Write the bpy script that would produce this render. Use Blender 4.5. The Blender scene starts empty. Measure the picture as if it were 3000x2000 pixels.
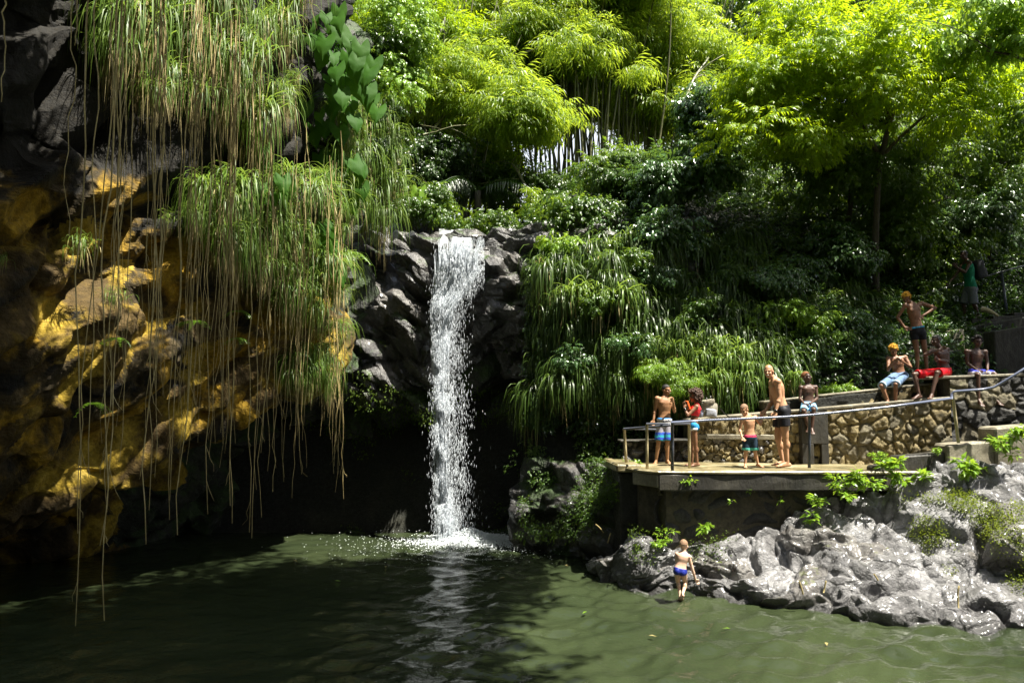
import bpy, bmesh, math, random
import numpy as np
from mathutils import Vector, Matrix, Euler
R = math.radians
RS = np.random.RandomState(7)
random.seed(7)
scene = bpy.context.scene
COL = scene.collection

# ---------------------------------------------------------------- camera
CAMZ, PITCH, FPX = 3.06, R(4.4), 2333.0
cam_d = bpy.data.cameras.new('camera')
cam_d.sensor_width = 36.0
cam_d.lens = 36.0 * FPX / 3000.0
cam_d.clip_end = 2000
cam = bpy.data.objects.new('camera', cam_d)
cam.location = (0, 0, CAMZ)
cam.rotation_euler = (R(90) + PITCH, 0, 0)
COL.objects.link(cam)
scene.camera = cam
# ---------------------------------------------------------------- sky and sun
SUN_DIR = Vector((0.36, -0.20, 0.91)).normalized()
world = bpy.data.worlds.new('World')
scene.world = world
world.use_nodes = True
wn = world.node_tree
for n in list(wn.nodes): wn.nodes.remove(n)
sky = wn.nodes.new('ShaderNodeTexSky')
sky.sky_type = 'NISHITA'
sky.sun_disc = False
sky.sun_elevation = math.asin(SUN_DIR.z)
sky.sun_rotation = math.atan2(SUN_DIR.x, SUN_DIR.y)
sky.dust_density = 2.5
sky.air_density = 1.0
bg = wn.nodes.new('ShaderNodeBackground')
bg.inputs['Strength'].default_value = 0.05
wo = wn.nodes.new('ShaderNodeOutputWorld')
tcw = wn.nodes.new('ShaderNodeTexCoord'); sep = wn.nodes.new('ShaderNodeSeparateXYZ'); wn.links.new(tcw.outputs['Generated'], sep.inputs[0])
nzw = wn.nodes.new('ShaderNodeTexNoise'); nzw.inputs['Scale'].default_value = 3.5; nzw.inputs['Detail'].default_value = 6; wn.links.new(tcw.outputs['Generated'], nzw.inputs['Vector'])
mr1 = wn.nodes.new('ShaderNodeMapRange'); mr1.inputs[1].default_value = .12; mr1.inputs[2].default_value = .65; mr1.inputs[3].default_value = 1.0; mr1.inputs[4].default_value = .15; wn.links.new(sep.outputs[2], mr1.inputs[0])
mr2 = wn.nodes.new('ShaderNodeMapRange'); mr2.inputs[1].default_value = .38; mr2.inputs[2].default_value = .58; mr2.inputs[3].default_value = .45; wn.links.new(nzw.outputs[0], mr2.inputs[0])
mlw = wn.nodes.new('ShaderNodeMath'); mlw.operation = 'MULTIPLY'; wn.links.new(mr1.outputs[0], mlw.inputs[0]); wn.links.new(mr2.outputs[0], mlw.inputs[1])
mxw = wn.nodes.new('ShaderNodeMix'); mxw.data_type = 'RGBA'; mxw.inputs[7].default_value = (9.5, 9.7, 10, 1)
wn.links.new(mlw.outputs[0], mxw.inputs[0]); wn.links.new(sky.outputs[0], mxw.inputs[6]); wn.links.new(mxw.outputs[2], bg.inputs[0])
wn.links.new(bg.outputs[0], wo.inputs[0])
sl = bpy.data.lights.new('sun', 'SUN')
sl.energy = 5.0
sl.angle = R(0.53)
sl.color = (1.0, 0.95, 0.84)
so = bpy.data.objects.new('sun', sl)
so.rotation_euler = (-SUN_DIR).to_track_quat('-Z', 'Y').to_euler()
so.location = (5, -3, 40)
COL.objects.link(so)
scene.view_settings.view_transform = 'Standard'
scene.view_settings.look = 'None'
scene.view_settings.exposure = 1.9
scene.view_settings.gamma = 1.0
scene.view_settings.use_curve_mapping = False
scene.cycles.max_bounces = 7
scene.cycles.diffuse_bounces = 3
scene.cycles.glossy_bounces = 3
scene.cycles.transmission_bounces = 4
scene.cycles.transparent_max_bounces = 8
scene.cycles.sample_clamp_indirect = 6.0
scene.cycles.use_denoising = True
scene.cycles.use_adaptive_sampling = True

# ---------------------------------------------------------------- helpers
def slope(py):
    v = (1000.0 - py) / FPX
    return (math.sin(PITCH) + math.cos(PITCH) * v) / (math.cos(PITCH) - math.sin(PITCH) * v)
def at(px, py, Y):
    """world point seen at photo pixel (px, py) at distance Y along the view"""
    v = (1000.0 - py) / FPX
    c = math.cos(PITCH) - math.sin(PITCH) * v
    return Vector(((px - 1500.0) / FPX / c * Y, Y, CAMZ + slope(py) * Y))
def on_level(px, py, z):
    return at(px, py, (z - CAMZ) / slope(py))

def tag(o, label=None, cat=None, group=None, kind=None):
    if label: o['label'] = label
    if cat: o['category'] = cat
    if group: o['group'] = group
    if kind: o['kind'] = kind
    return o
def empty(name, loc=(0, 0, 0)):
    o = bpy.data.objects.new(name, None)
    o.location = loc
    o.empty_display_size = 0.2
    COL.objects.link(o)
    return o
def link(name, me, parent=None):
    o = bpy.data.objects.new(name, me)
    COL.objects.link(o)
    if parent is not None: o.parent = parent
    return o
def mesh_np(name, V, F, mat=None, smooth=False):
    """V (n,3), F (m,k) index array"""
    V = np.ascontiguousarray(V, dtype=np.float32).reshape(-1, 3)
    F = np.ascontiguousarray(F, dtype=np.int32)
    me = bpy.data.meshes.new(name)
    m, k = F.shape
    me.vertices.add(len(V)); me.vertices.foreach_set('co', V.ravel())
    me.loops.add(m * k); me.loops.foreach_set('vertex_index', F.ravel())
    me.polygons.add(m)
    me.polygons.foreach_set('loop_start', np.arange(m, dtype=np.int32) * k)
    me.polygons.foreach_set('use_smooth', np.full(m, smooth, dtype=bool))
    me.update(calc_edges=True)
    me.validate()
    if mat: me.materials.append(mat)
    return me

def hash3(ix, iy, iz, s):
    h = (ix * 374761393 + iy * 668265263 + iz * 2147483647 + s * 974634777) & 0xffffffff
    h = ((h ^ (h >> 13)) * 1274126177) & 0xffffffff
    return ((h ^ (h >> 16)) & 0xffff) / 65535.0
def vnoise(P, s=0):
    P = np.asarray(P, dtype=np.float64)
    i = np.floor(P).astype(np.int64); f = P - i
    f = f * f * (3 - 2 * f)
    out = 0
    for dx in (0, 1):
        wx = f[:, 0] if dx else 1 - f[:, 0]
        for dy in (0, 1):
            wy = f[:, 1] if dy else 1 - f[:, 1]
            for dz in (0, 1):
                wz = f[:, 2] if dz else 1 - f[:, 2]
                out = out + wx * wy * wz * hash3(i[:, 0] + dx, i[:, 1] + dy, i[:, 2] + dz, s)
    return out * 2 - 1
def fbm(P, oct=4, s=0):
    P = np.asarray(P, dtype=np.float64)
    a, o, t = 1.0, 0, 0
    for k in range(oct):
        o = o + a * vnoise(P * 2 ** k + k * 17.3, s + k); t += a; a *= .5
    return o / t

def catmull(ctrl, nu, nv):
    """ctrl (r,c,3) -> smooth grid (nv,nu,3)"""
    C = np.asarray(ctrl, dtype=float)
    def interp(A, n):
        m = len(A)
        t = np.linspace(0, m - 1, n); i = np.minimum(t.astype(int), m - 2); f = (t - i)[:, None, None]
        g = lambda j: A[np.clip(j, 0, m - 1)]
        p0, p1, p2, p3 = g(i - 1), g(i), g(i + 1), g(i + 2)
        return .5 * (2 * p1 + (p2 - p0) * f + (2 * p0 - 5 * p1 + 4 * p2 - p3) * f ** 2 + (3 * p1 - p0 - 3 * p2 + p3) * f ** 3)
    A = interp(C, nv)
    return interp(A.transpose(1, 0, 2), nu).transpose(1, 0, 2)
def grid_normals(G):
    du = np.gradient(G, axis=1); dv = np.gradient(G, axis=0)
    n = np.cross(du, dv); n /= np.linalg.norm(n, axis=2, keepdims=True) + 1e-9
    return n
def grid_faces(nv, nu):
    a = np.arange(nv * nu).reshape(nv, nu)
    return np.stack([a[:-1, :-1], a[:-1, 1:], a[1:, 1:], a[1:, :-1]], -1).reshape(-1, 4)

def rocky(name, G, ncell, mats, parent, style, amp, facing, seed=1, jitter=1.0, stretch=(1, 1), crack=0.10,
          small=None, rough=0.02, mask=None, smooth=True, piece='rock', tilt=0.5, depth_crack=0.15, plateau=.75, blur=2):
    """Break the sheet G (nv,nu,3) into voronoi blocks; every block becomes one mesh child of parent."""
    nv, nu, _ = G.shape
    rs = np.random.RandomState(seed)
    N = grid_normals(G)
    if np.sum(N.reshape(-1, 3) @ np.array(facing)) < 0: N = -N
    P = G.reshape(-1, 3); Nn = N.reshape(-1, 3)
    # surface coordinates in metres
    Lu = np.cumsum(np.concatenate([np.zeros((nv, 1)), np.linalg.norm(np.diff(G, axis=1), axis=2)], 1), 1)
    Lv = np.cumsum(np.concatenate([np.zeros((1, nu)), np.linalg.norm(np.diff(G, axis=0), axis=2)], 0), 0)
    U = np.stack([(Lu).ravel() * stretch[0], (Lv).ravel() * stretch[1]], 1)
    W = U + 0.12 * jitter * np.stack([fbm(P * 1.3, 3, seed), fbm(P * 1.3, 3, seed + 9)], 1) * 2
    # relaxed seeds
    S = W[rs.choice(len(W), ncell, replace=False)]
    sub = W[rs.choice(len(W), min(len(W), 12000), replace=False)]
    for it in range(2):
        idx = np.argmin(((sub[:, None] - S[None]) ** 2).sum(2), 1)
        for c in range(ncell):
            m = idx == c
            if m.any(): S[c] = S[c] * .5 + sub[m].mean(0) * .5
    def near(W, S):
        n = len(W); i1 = np.empty(n, int); d1 = np.empty(n); d2 = np.empty(n)
        for a in range(0, n, 20000):
            D = np.sqrt(((W[a:a + 20000, None] - S[None]) ** 2).sum(2))
            k = np.argpartition(D, 1, axis=1)[:, :2]
            dd = np.take_along_axis(D, k, 1); o = np.argsort(dd, 1)
            k = np.take_along_axis(k, o, 1); dd = np.take_along_axis(dd, o, 1)
            i1[a:a + 20000] = k[:, 0]; d1[a:a + 20000] = dd[:, 0]; d2[a:a + 20000] = dd[:, 1]
        return i1, d1, d2
    def facets(W, S, size, amp, steep, plate, tilt):
        """union of tilted flat-topped polyhedral bumps: continuous, crisp edges"""
        m = len(S); K = min(9, m)
        hh = rs.uniform(-.6, .6, m) * amp; tt = rs.uniform(-1, 1, (m, 2)) * tilt
        ang = rs.uniform(0, math.tau, (m, 1)) + np.arange(5)[None] * math.tau / 5 + rs.uniform(-.4, .4, (m, 5))
        dv = np.stack([np.cos(ang), np.sin(ang)], -1) * rs.uniform(.8, 1.35, (m, 5, 1))
        pl = plate * size * rs.uniform(.6, 1.3, m); st = steep * rs.uniform(.6, 1.6, (m, 5))
        best = np.empty(len(W)); who = np.empty(len(W), int)
        for a in range(0, len(W), 20000):
            w = W[a:a + 20000]
            D = ((w[:, None] - S[None]) ** 2).sum(2)
            k = np.argpartition(D, K - 1, axis=1)[:, :K]
            dl = w[:, None] - S[k]
            proj = np.einsum('nkj,nkfj->nkf', dl, dv[k]) - pl[k][..., None]
            fall = np.max(np.maximum(proj, 0) * st[k], axis=2)
            v = hh[k] + (tt[k] * dl).sum(2) * amp / size - fall
            b = np.argmax(v, 1)
            best[a:a + 20000] = np.take_along_axis(v, b[:, None], 1)[:, 0]
            who[a:a + 20000] = np.take_along_axis(k, b[:, None], 1)[:, 0]
        return best, who
    size = math.sqrt(np.ptp(W[:, 0]) * np.ptp(W[:, 1]) / ncell)
    if style == 'facet':
        h, i1 = facets(W, S, size, amp, 1.0, .28, tilt)
        h = np.maximum(h, -1.0 * amp - .1)
        if small:
            ns, sa = small
            S2 = W[rs.choice(len(W), ns, replace=False)]
            h2, _ = facets(W + .04 * fbm(P * 5, 2, seed + 3)[:, None], S2, size * math.sqrt(ncell / ns), sa, .8, .25, .8)
            h = h + h2
            small = None
        hg = h.reshape(nv, nu)
        for _ in range(blur):
            hg[1:-1, 1:-1] = (hg[1:-1, 1:-1] * 2 + hg[:-2, 1:-1] + hg[2:, 1:-1] + hg[1:-1, :-2] + hg[1:-1, 2:]) / 6
        h = hg.ravel()
        e = d1 = d2 = None
    else:
        i1, d1, d2 = near(W, S)
        e = (d2 - d1) / size
    hc = rs.uniform(-1, 1, ncell); tl = rs.uniform(-1, 1, (ncell, 2)) * tilt
    if e is not None: c = np.clip(e / crack, 0, 1); c = c * c * (3 - 2 * c)
    if style == 'facet': pass
    elif style == 'block':
        h = hc[i1] * .6 + (tl[i1] * (W - S[i1])).sum(1) / size
        h = h * np.clip(e / crack, 0, 1) ** .6
        h = h * amp - depth_crack * amp * (1 - c)
    else:
        dome = 1 - (1 - np.clip(e / plateau, 0, 1)) ** 2.2
        h = amp * (dome * (.75 + .35 * hc[i1]) + .25 * dome * (tl[i1] * (W - S[i1])).sum(1) / size) - depth_crack * amp * (1 - c)
    if small:
        ns, sa = small
        S2 = W[rs.choice(len(W), ns, replace=False)]
        j, q1, q2 = near(W + 0.05 * fbm(P * 5, 2, seed + 3)[:, None], S2)
        size2 = size * math.sqrt(ncell / ns)
        t2 = rs.uniform(-1, 1, (ns, 2)); h2 = rs.uniform(-1, 1, ns)
        e2 = np.clip((q2 - q1) / size2 / .12, 0, 1)
        h = h + sa * ((h2[j] * .6 + (t2[j] * (W - S2[j])).sum(1) / size2) * e2 ** .6)
    h = h + rough * fbm(P * 6, 4, seed + 5) + rough * 1.2 * fbm(P * 1.7, 3, seed + 6)
    Q = P + Nn * h[:, None]
    F = grid_faces(nv, nu)
    if mask is not None: F = F[mask(P[F[:, 0]])]
    fc = i1[F[:, 0]]
    order = np.argsort(fc, kind='stable'); F = F[order]; fc = fc[order]
    cuts = np.flatnonzero(np.diff(fc)) + 1
    objs = []
    for blk in np.split(F, cuts):
        if len(blk) < 3: continue
        u, inv = np.unique(blk, return_inverse=True)
        cen = Q[u].mean(0)
        me = mesh_np(piece, Q[u] - cen, inv.reshape(-1, 4), mats[rs.randint(len(mats))], smooth)
        # face orientation
        o = link(piece, me, parent); o.location = cen
        objs.append(o)
    return Q.reshape(nv, nu, 3), N, objs

# ---------------------------------------------------------------- materials
def new_mat(name):
    m = bpy.data.materials.new(name); m.use_nodes = True
    t = m.node_tree
    for n in list(t.nodes): t.nodes.remove(n)
    out = t.nodes.new('ShaderNodeOutputMaterial')
    return m, t, out
def N(t, kind, **kw):
    n = t.nodes.new(kind)
    for k, v in kw.items():
        if k.startswith('_'): setattr(n, k[1:], v)
        else: n.inputs[k.replace('__', ' ')].default_value = v
    return n
def ramp(t, fac, stops, interp='LINEAR'):
    r = t.nodes.new('ShaderNodeValToRGB'); r.color_ramp.interpolation = interp
    el = r.color_ramp.elements
    while len(el) > 1: el.remove(el[-1])
    el[0].position = stops[0][0]; el[0].color = (*stops[0][1], 1)
    for p, c in stops[1:]:
        e = el.new(p); e.color = (*c, 1)
    t.links.new(fac, r.inputs[0])
    return r.outputs[0]
def noise(t, scale, detail=5, rough=.6, vec=None, dist=0):
    n = t.nodes.new('ShaderNodeTexNoise')
    n.inputs['Scale'].default_value = scale; n.inputs['Detail'].default_value = detail
    n.inputs['Roughness'].default_value = rough; n.inputs['Distortion'].default_value = dist
    if vec: t.links.new(vec, n.inputs['Vector'])
    return n.outputs[0]
def wpos(t, scale=(1, 1, 1)):
    g = t.nodes.new('ShaderNodeNewGeometry')
    m = t.nodes.new('ShaderNodeVectorMath'); m.operation = 'MULTIPLY'; m.inputs[1].default_value = scale
    t.links.new(g.outputs['Position'], m.inputs[0])
    return m.outputs[0]
def mixc(t, fac, a, b):
    m = t.nodes.new('ShaderNodeMix'); m.data_type = 'RGBA'
    if isinstance(fac, float): m.inputs[0].default_value = fac
    else: t.links.new(fac, m.inputs[0])
    for i, c in ((6, a), (7, b)):
        if isinstance(c, tuple): m.inputs[i].default_value = (*c, 1)
        else: t.links.new(c, m.inputs[i])
    return m.outputs[2]
def maprange(t, v, a, b, c=0., d=1.):
    m = t.nodes.new('ShaderNodeMapRange')
    for i, x in enumerate((a, b, c, d)): m.inputs[i + 1].default_value = x
    t.links.new(v, m.inputs[0]); return m.outputs[0]
def bump(t, h, strength, dist, normal=None):
    b = t.nodes.new('ShaderNodeBump'); b.inputs['Strength'].default_value = strength; b.inputs['Distance'].default_value = dist
    t.links.new(h, b.inputs['Height'])
    if normal: t.links.new(normal, b.inputs['Normal'])
    return b.outputs[0]
def principled(t, out, color, rough=.6, normal=None, spec=.5, coat=0):
    p = t.nodes.new('ShaderNodeBsdfPrincipled')
    if isinstance(color, tuple): p.inputs['Base Color'].default_value = (*color, 1)
    else: t.links.new(color, p.inputs['Base Color'])
    if isinstance(rough, (int, float)): p.inputs['Roughness'].default_value = rough
    else: t.links.new(rough, p.inputs['Roughness'])
    p.inputs['Specular IOR Level'].default_value = spec
    p.inputs['Coat Weight'].default_value = coat
    p.inputs['Coat Roughness'].default_value = .12
    if normal: t.links.new(normal, p.inputs['Normal'])
    t.links.new(p.outputs[0], out.inputs[0])
    return p
def rock_mat(name, stops, scale=1.2, rough=(.5, .9), bstr=.6, bdist=.04, moss=None, seed=0, fine=14, stretch=(1, 1, 1), coat=0, cracks=0, spec=.5, topdark=False, wetline=False):
    m, t, out = new_mat(name)
    p = wpos(t, stretch)
    add = t.nodes.new('ShaderNodeVectorMath'); add.inputs[1].default_value = (seed * 3.7, seed * 1.3, seed * 7.1)
    t.links.new(p, add.inputs[0]); p = add.outputs[0]
    n1 = noise(t, scale, 8, .62, p, .4)
    col = ramp(t, n1, stops)
    n2 = noise(t, fine, 6, .7, p)
    col = mixc(t, maprange(t, n2, .35, .7, .0, .55), col, (stops[0][1][0] * .5, stops[0][1][1] * .5, stops[0][1][2] * .5))
    if moss:
        mcol, lo, hi = moss
        n3 = noise(t, 2.3, 7, .7, p)
        g = t.nodes.new('ShaderNodeNewGeometry'); s = t.nodes.new('ShaderNodeSeparateXYZ'); t.links.new(g.outputs['Normal'], s.inputs[0])
        ad = t.nodes.new('ShaderNodeMath'); ad.operation = 'MULTIPLY_ADD'; ad.inputs[1].default_value = .12
        t.links.new(s.outputs[2], ad.inputs[0]); t.links.new(n3, ad.inputs[2])
        col = mixc(t, maprange(t, ad.outputs[0], lo, hi), col, mcol)
    if wetline:
        sw = t.nodes.new('ShaderNodeSeparateXYZ'); t.links.new(wpos(t), sw.inputs[0])
        aw = t.nodes.new('ShaderNodeMath'); aw.operation = 'MULTIPLY_ADD'; aw.inputs[1].default_value = -.35
        t.links.new(noise(t, 1.6, 4, .6, p), aw.inputs[0]); t.links.new(sw.outputs[2], aw.inputs[2])
        col = mixc(t, maprange(t, aw.outputs[0], -.12, .10, .8, 0.), col, (.020, .019, .017))
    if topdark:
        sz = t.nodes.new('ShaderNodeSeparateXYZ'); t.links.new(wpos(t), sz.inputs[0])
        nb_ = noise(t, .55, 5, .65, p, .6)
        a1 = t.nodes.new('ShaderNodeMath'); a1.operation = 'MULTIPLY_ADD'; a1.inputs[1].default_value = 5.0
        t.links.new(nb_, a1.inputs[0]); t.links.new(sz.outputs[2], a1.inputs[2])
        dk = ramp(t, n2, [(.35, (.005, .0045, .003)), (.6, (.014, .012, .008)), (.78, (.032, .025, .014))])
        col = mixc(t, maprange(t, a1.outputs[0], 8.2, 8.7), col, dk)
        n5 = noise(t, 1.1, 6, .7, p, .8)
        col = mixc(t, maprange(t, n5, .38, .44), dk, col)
    r = maprange(t, n2, .3, .7, rough[0], rough[1])
    nb = bump(t, n2, bstr, bdist)
    n4 = noise(t, fine * 5, 4, .6, p)
    nb = bump(t, n4, bstr * .6, bdist * .3, nb)
    if cracks:
        for sc_, st_ in ((cracks, 1.), (cracks * 2.7, .6)):
            vo = t.nodes.new('ShaderNodeTexVoronoi'); vo.feature = 'DISTANCE_TO_EDGE'; vo.inputs['Scale'].default_value = sc_
            wv = t.nodes.new('ShaderNodeVectorMath'); wv.operation = 'MULTIPLY_ADD'; wv.inputs[1].default_value = (.35, .35, .35)
            nn = t.nodes.new('ShaderNodeTexNoise'); nn.inputs['Scale'].default_value = 3; nn.inputs['Detail'].default_value = 4; t.links.new(p, nn.inputs['Vector'])
            t.links.new(nn.outputs['Color'], wv.inputs[0]); t.links.new(p, wv.inputs[2]); t.links.new(wv.outputs[0], vo.inputs['Vector'])
            ed = maprange(t, vo.outputs['Distance'], 0, .035)
            nb = bump(t, ed, .7 * st_, .022, nb)
            col = mixc(t, maprange(t, ed, 0, .8, .65 * st_, 0), col, (.012, .011, .010))
    principled(t, out, col, r, nb, spec, coat)
    return m
def plain(name, color, rough=.6, spec=.4, bstr=.0, scale=30, var=.15):
    m, t, out = new_mat(name)
    n = noise(t, scale, 4, .6, wpos(t))
    col = mixc(t, maprange(t, n, .3, .7, 0, 1), tuple(c * (1 - var) for c in color), tuple(min(1, c * (1 + var)) for c in color))
    principled(t, out, col, rough, bump(t, n, bstr, .01) if bstr else None, spec)
    return m
def leaf_mat(name, cols, trans, fac=.45, rough=.35, spec=.5):
    m, t, out = new_mat(name)
    g = t.nodes.new('ShaderNodeNewGeometry')
    n = noise(t, .9, 3, .6, wpos(t))
    mx = t.nodes.new('ShaderNodeMath'); mx.operation = 'MULTIPLY_ADD'; mx.inputs[1].default_value = .5
    t.links.new(g.outputs['Random Per Island'], mx.inputs[0])
    m2 = t.nodes.new('ShaderNodeMath'); m2.operation = 'MULTIPLY'; m2.inputs[1].default_value = .5
    t.links.new(n, m2.inputs[0]); t.links.new(m2.outputs[0], mx.inputs[2])
    k = len(cols)
    col = ramp(t, mx.outputs[0], [(.12 + .76 * i / max(1, k - 1), c) for i, c in enumerate(cols)])
    p = t.nodes.new('ShaderNodeBsdfPrincipled'); t.links.new(col, p.inputs['Base Color'])
    p.inputs['Roughness'].default_value = rough; p.inputs['Specular IOR Level'].default_value = spec
    tr = t.nodes.new('ShaderNodeBsdfTranslucent')
    tc = mixc(t, .35, trans, col); t.links.new(tc, tr.inputs[0])
    ms = t.nodes.new('ShaderNodeMixShader'); ms.inputs[0].default_value = fac
    t.links.new(p.outputs[0], ms.inputs[1]); t.links.new(tr.outputs[0], ms.inputs[2])
    t.links.new(ms.outputs[0], out.inputs[0])
    return m

M = {}
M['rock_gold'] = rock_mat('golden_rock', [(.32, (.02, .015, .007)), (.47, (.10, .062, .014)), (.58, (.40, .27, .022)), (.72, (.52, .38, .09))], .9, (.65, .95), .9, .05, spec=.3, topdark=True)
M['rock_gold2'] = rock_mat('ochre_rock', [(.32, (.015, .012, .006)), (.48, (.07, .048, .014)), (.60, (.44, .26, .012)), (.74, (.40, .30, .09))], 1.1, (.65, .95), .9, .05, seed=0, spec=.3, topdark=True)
M['rock_dark'] = rock_mat('dark_lichened_rock', [(.35, (.005, .0045, .003)), (.54, (.011, .009, .006)), (.62, (.03, .025, .014)), (.67, (.17, .12, .02))], 2.0, (.7, .95), 1., .06, seed=5, spec=.15)
M['rock_wet'] = rock_mat('wet_black_rock', [(.3, (.016, .015, .015)), (.5, (.045, .042, .040)), (.68, (.11, .10, .09))], 1.6, (.18, .55), .8, .04, moss=((.03, .06, .008), .60, .72), seed=8, coat=.35)
M['rock_moss'] = rock_mat('mossy_dark_rock', [(.3, (.008, .009, .006)), (.5, (.02, .022, .014)), (.7, (.04, .04, .03))], 1.6, (.4, .8), .9, .05, moss=((.022, .045, .006), .46, .60), seed=11)
M['rock_grey'] = rock_mat('wet_grey_rock', [(.30, (.055, .054, .054)), (.48, (.22, .215, .215)), (.66, (.42, .415, .42))], 1.6, (.22, .6), 1., .10, seed=14, fine=11, coat=.45, cracks=1.2, wetline=True)
M['rock_grey2'] = rock_mat('grey_rock', [(.28, (.06, .055, .05)), (.48, (.13, .12, .11)), (.7, (.22, .21, .19))], 1.7, (.2, .6), 1., .05, moss=((.10, .12, .02), .66, .75), seed=17, fine=12, coat=.8, cracks=1.5, wetline=True)
# ================================================================ THE SETTING
def A3(v): return np.array([v[0], v[1], v[2]], dtype=float)
M['stone'] = rock_mat('yellow_wall_stone', [(.3, (.09, .07, .03)), (.5, (.26, .20, .085)), (.7, (.42, .35, .18))], 5.5, (.6, .95), 1.0, .03, moss=((.12, .14, .02), .68, .8), seed=21, fine=26)
M['stone2'] = rock_mat('grey_wall_stone', [(.3, (.07, .06, .035)), (.5, (.17, .145, .085)), (.7, (.32, .28, .18))], 5.0, (.6, .95), 1.0, .03, moss=((.10, .12, .02), .62, .78), seed=24, fine=24)
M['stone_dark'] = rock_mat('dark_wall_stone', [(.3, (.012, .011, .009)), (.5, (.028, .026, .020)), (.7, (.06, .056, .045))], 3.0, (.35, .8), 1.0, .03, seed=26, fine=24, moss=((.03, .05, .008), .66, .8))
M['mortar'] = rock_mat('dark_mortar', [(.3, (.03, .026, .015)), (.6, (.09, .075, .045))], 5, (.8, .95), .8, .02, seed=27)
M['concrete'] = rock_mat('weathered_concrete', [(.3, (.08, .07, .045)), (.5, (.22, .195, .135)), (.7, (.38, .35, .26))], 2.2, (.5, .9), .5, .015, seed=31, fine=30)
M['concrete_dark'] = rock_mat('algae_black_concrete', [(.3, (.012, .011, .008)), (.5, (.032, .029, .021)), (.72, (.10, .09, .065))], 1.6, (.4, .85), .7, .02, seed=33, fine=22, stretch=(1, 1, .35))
M['concrete_floor'] = rock_mat('wet_concrete_floor', [(.3, (.05, .045, .02)), (.5, (.20, .165, .08)), (.66, (.40, .35, .22))], 1.8, (.2, .65), .5, .015, seed=35, fine=20)
M['soil'] = rock_mat('dark_leaf_litter_soil', [(.3, (.006, .007, .003)), (.5, (.012, .013, .006)), (.7, (.025, .024, .012))], 1.5, (.7, .95), 1., .08, seed=36)

# ---- left overhanging cliff
px = [-1200, -300, 150, 450, 750, 950, 1085]
rows = [(-900, [8, 9.2, 10.8, 12.8, 14.6, 16.2, 18.3]),
        (-350, [7.8, 9.0, 10.6, 12.4, 14.2, 15.9, 18.0]),
        (150, [8.0, 9.2, 10.8, 12.6, 14.4, 16.0, 18.0]),
        (550, [8.2, 9.5, 11.1, 12.8, 14.6, 16.1, 18.1]),
        (900, [8.6, 9.8, 11.3, 13.0, 14.8, 16.4, 18.2])]
ctrl = []
for py, Ys in rows:
    ctrl.append([A3(at(x, py, y)) for x, y in zip(px, Ys)])
ctrl[0] = [p + np.array([-5.0, 3.5, 0]) for p in ctrl[0]]; ctrl[1] = [p + np.array([-1.2, .8, 0]) for p in ctrl[1]]
lip = [A3(at(x, py, y)) for x, py, y in zip(px, [2000, 1690, 1530, 1330, 1190, 1130, 1100], [9.3, 11.4, 12.3, 13.7, 15.3, 16.8, 18.4])]
mid = [(a + b) / 2 + np.array([-.1, -.15, .15]) for a, b in zip(ctrl[-1], lip)]
ctrl += [mid, lip]
ctrl.append([p + np.array([-.9, 1.8, -.25]) for p in lip])
ctrl.append([p + np.array([-1.6, 4.2, -1.4 - .3 * p[2]]) for p in lip])
ctrl.append([np.array([p[0] - 1.8, p[1] + 4.8, -1.0]) for p in lip])
GL = catmull(ctrl, 440, 440)
GLN = grid_normals(GL)
if np.mean(GLN[90:250, 140:260, 1]) > 0: GLN = -GLN
big = np.stack([GL[..., 0] * .55, GL[..., 1] * .55, GL[..., 2] * .8], -1).reshape(-1, 3)
GL = GL + GLN * (.42 * fbm(big, 3, 41)).reshape(440, 440, 1)
left_cliff = tag(empty('left_cliff', (0, 0, 0)), 'tall overhanging cliff of dark and golden rock left of the pool', 'cliff', kind='structure')
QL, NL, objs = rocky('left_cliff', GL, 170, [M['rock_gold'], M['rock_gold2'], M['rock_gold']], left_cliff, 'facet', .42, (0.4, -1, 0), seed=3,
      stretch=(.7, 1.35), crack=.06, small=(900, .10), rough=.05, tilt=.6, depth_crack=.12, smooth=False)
for o in objs:
    c = o.location
    rpx = c.x / c.y * FPX + 1500; rpy = 1000 - (c.z - CAMZ - c.y * math.tan(PITCH)) / c.y * FPX
    if c.y > 17.2: o.data.materials[0] = M['rock_moss']

# ---- rock face around the waterfall
px = [640, 800, 950, 1100, 1240, 1340, 1440, 1560, 1680, 1820, 2050]
def frow(pys, Ys): return [A3(at(x, p, y)) for x, p, y in zip(px, pys, Ys)]
f_top = frow([640, 640, 630, 640, 688, 692, 682, 672, 650, 640, 640], [20.3, 20.0, 19.6, 19.0, 18.5, 18.3, 18.4, 18.4, 18.2, 18.0, 18.0])
f1 = frow([760, 760, 760, 760, 780, 780, 780, 780, 780, 790, 800], [19.6, 19.2, 18.7, 18.3, 18.15, 18.1, 18.1, 18.0, 17.9, 17.7, 17.5])
f2 = frow([960, 960, 950, 940, 940, 940, 940, 950, 950, 980, 990], [19.2, 18.8, 18.3, 18.1, 18.15, 18.3, 18.15, 18.1, 18.0, 17.6, 17.3])
f3 = frow([1160, 1160, 1150, 1160, 1150, 1140, 1130, 1120, 1140, 1180, 1200], [19.0, 18.7, 18.3, 18.2, 18.3, 18.7, 18.9, 18.8, 18.3, 17.6, 17.0])
f4 = frow([1270, 1270, 1270, 1270, 1270, 1270, 1270, 1280, 1290, 1330, 1350], [19.6, 19.4, 19.2, 19.1, 19.2, 19.4, 19.5, 19.2, 18.5, 17.3, 16.6])
f5 = frow([1420, 1420, 1420, 1430, 1430, 1430, 1430, 1430, 1430, 1420, 1440], [20.0, 19.8, 19.6, 19.5, 19.5, 19.6, 19.6, 18.9, 17.9, 16.7, 15.9])
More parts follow.
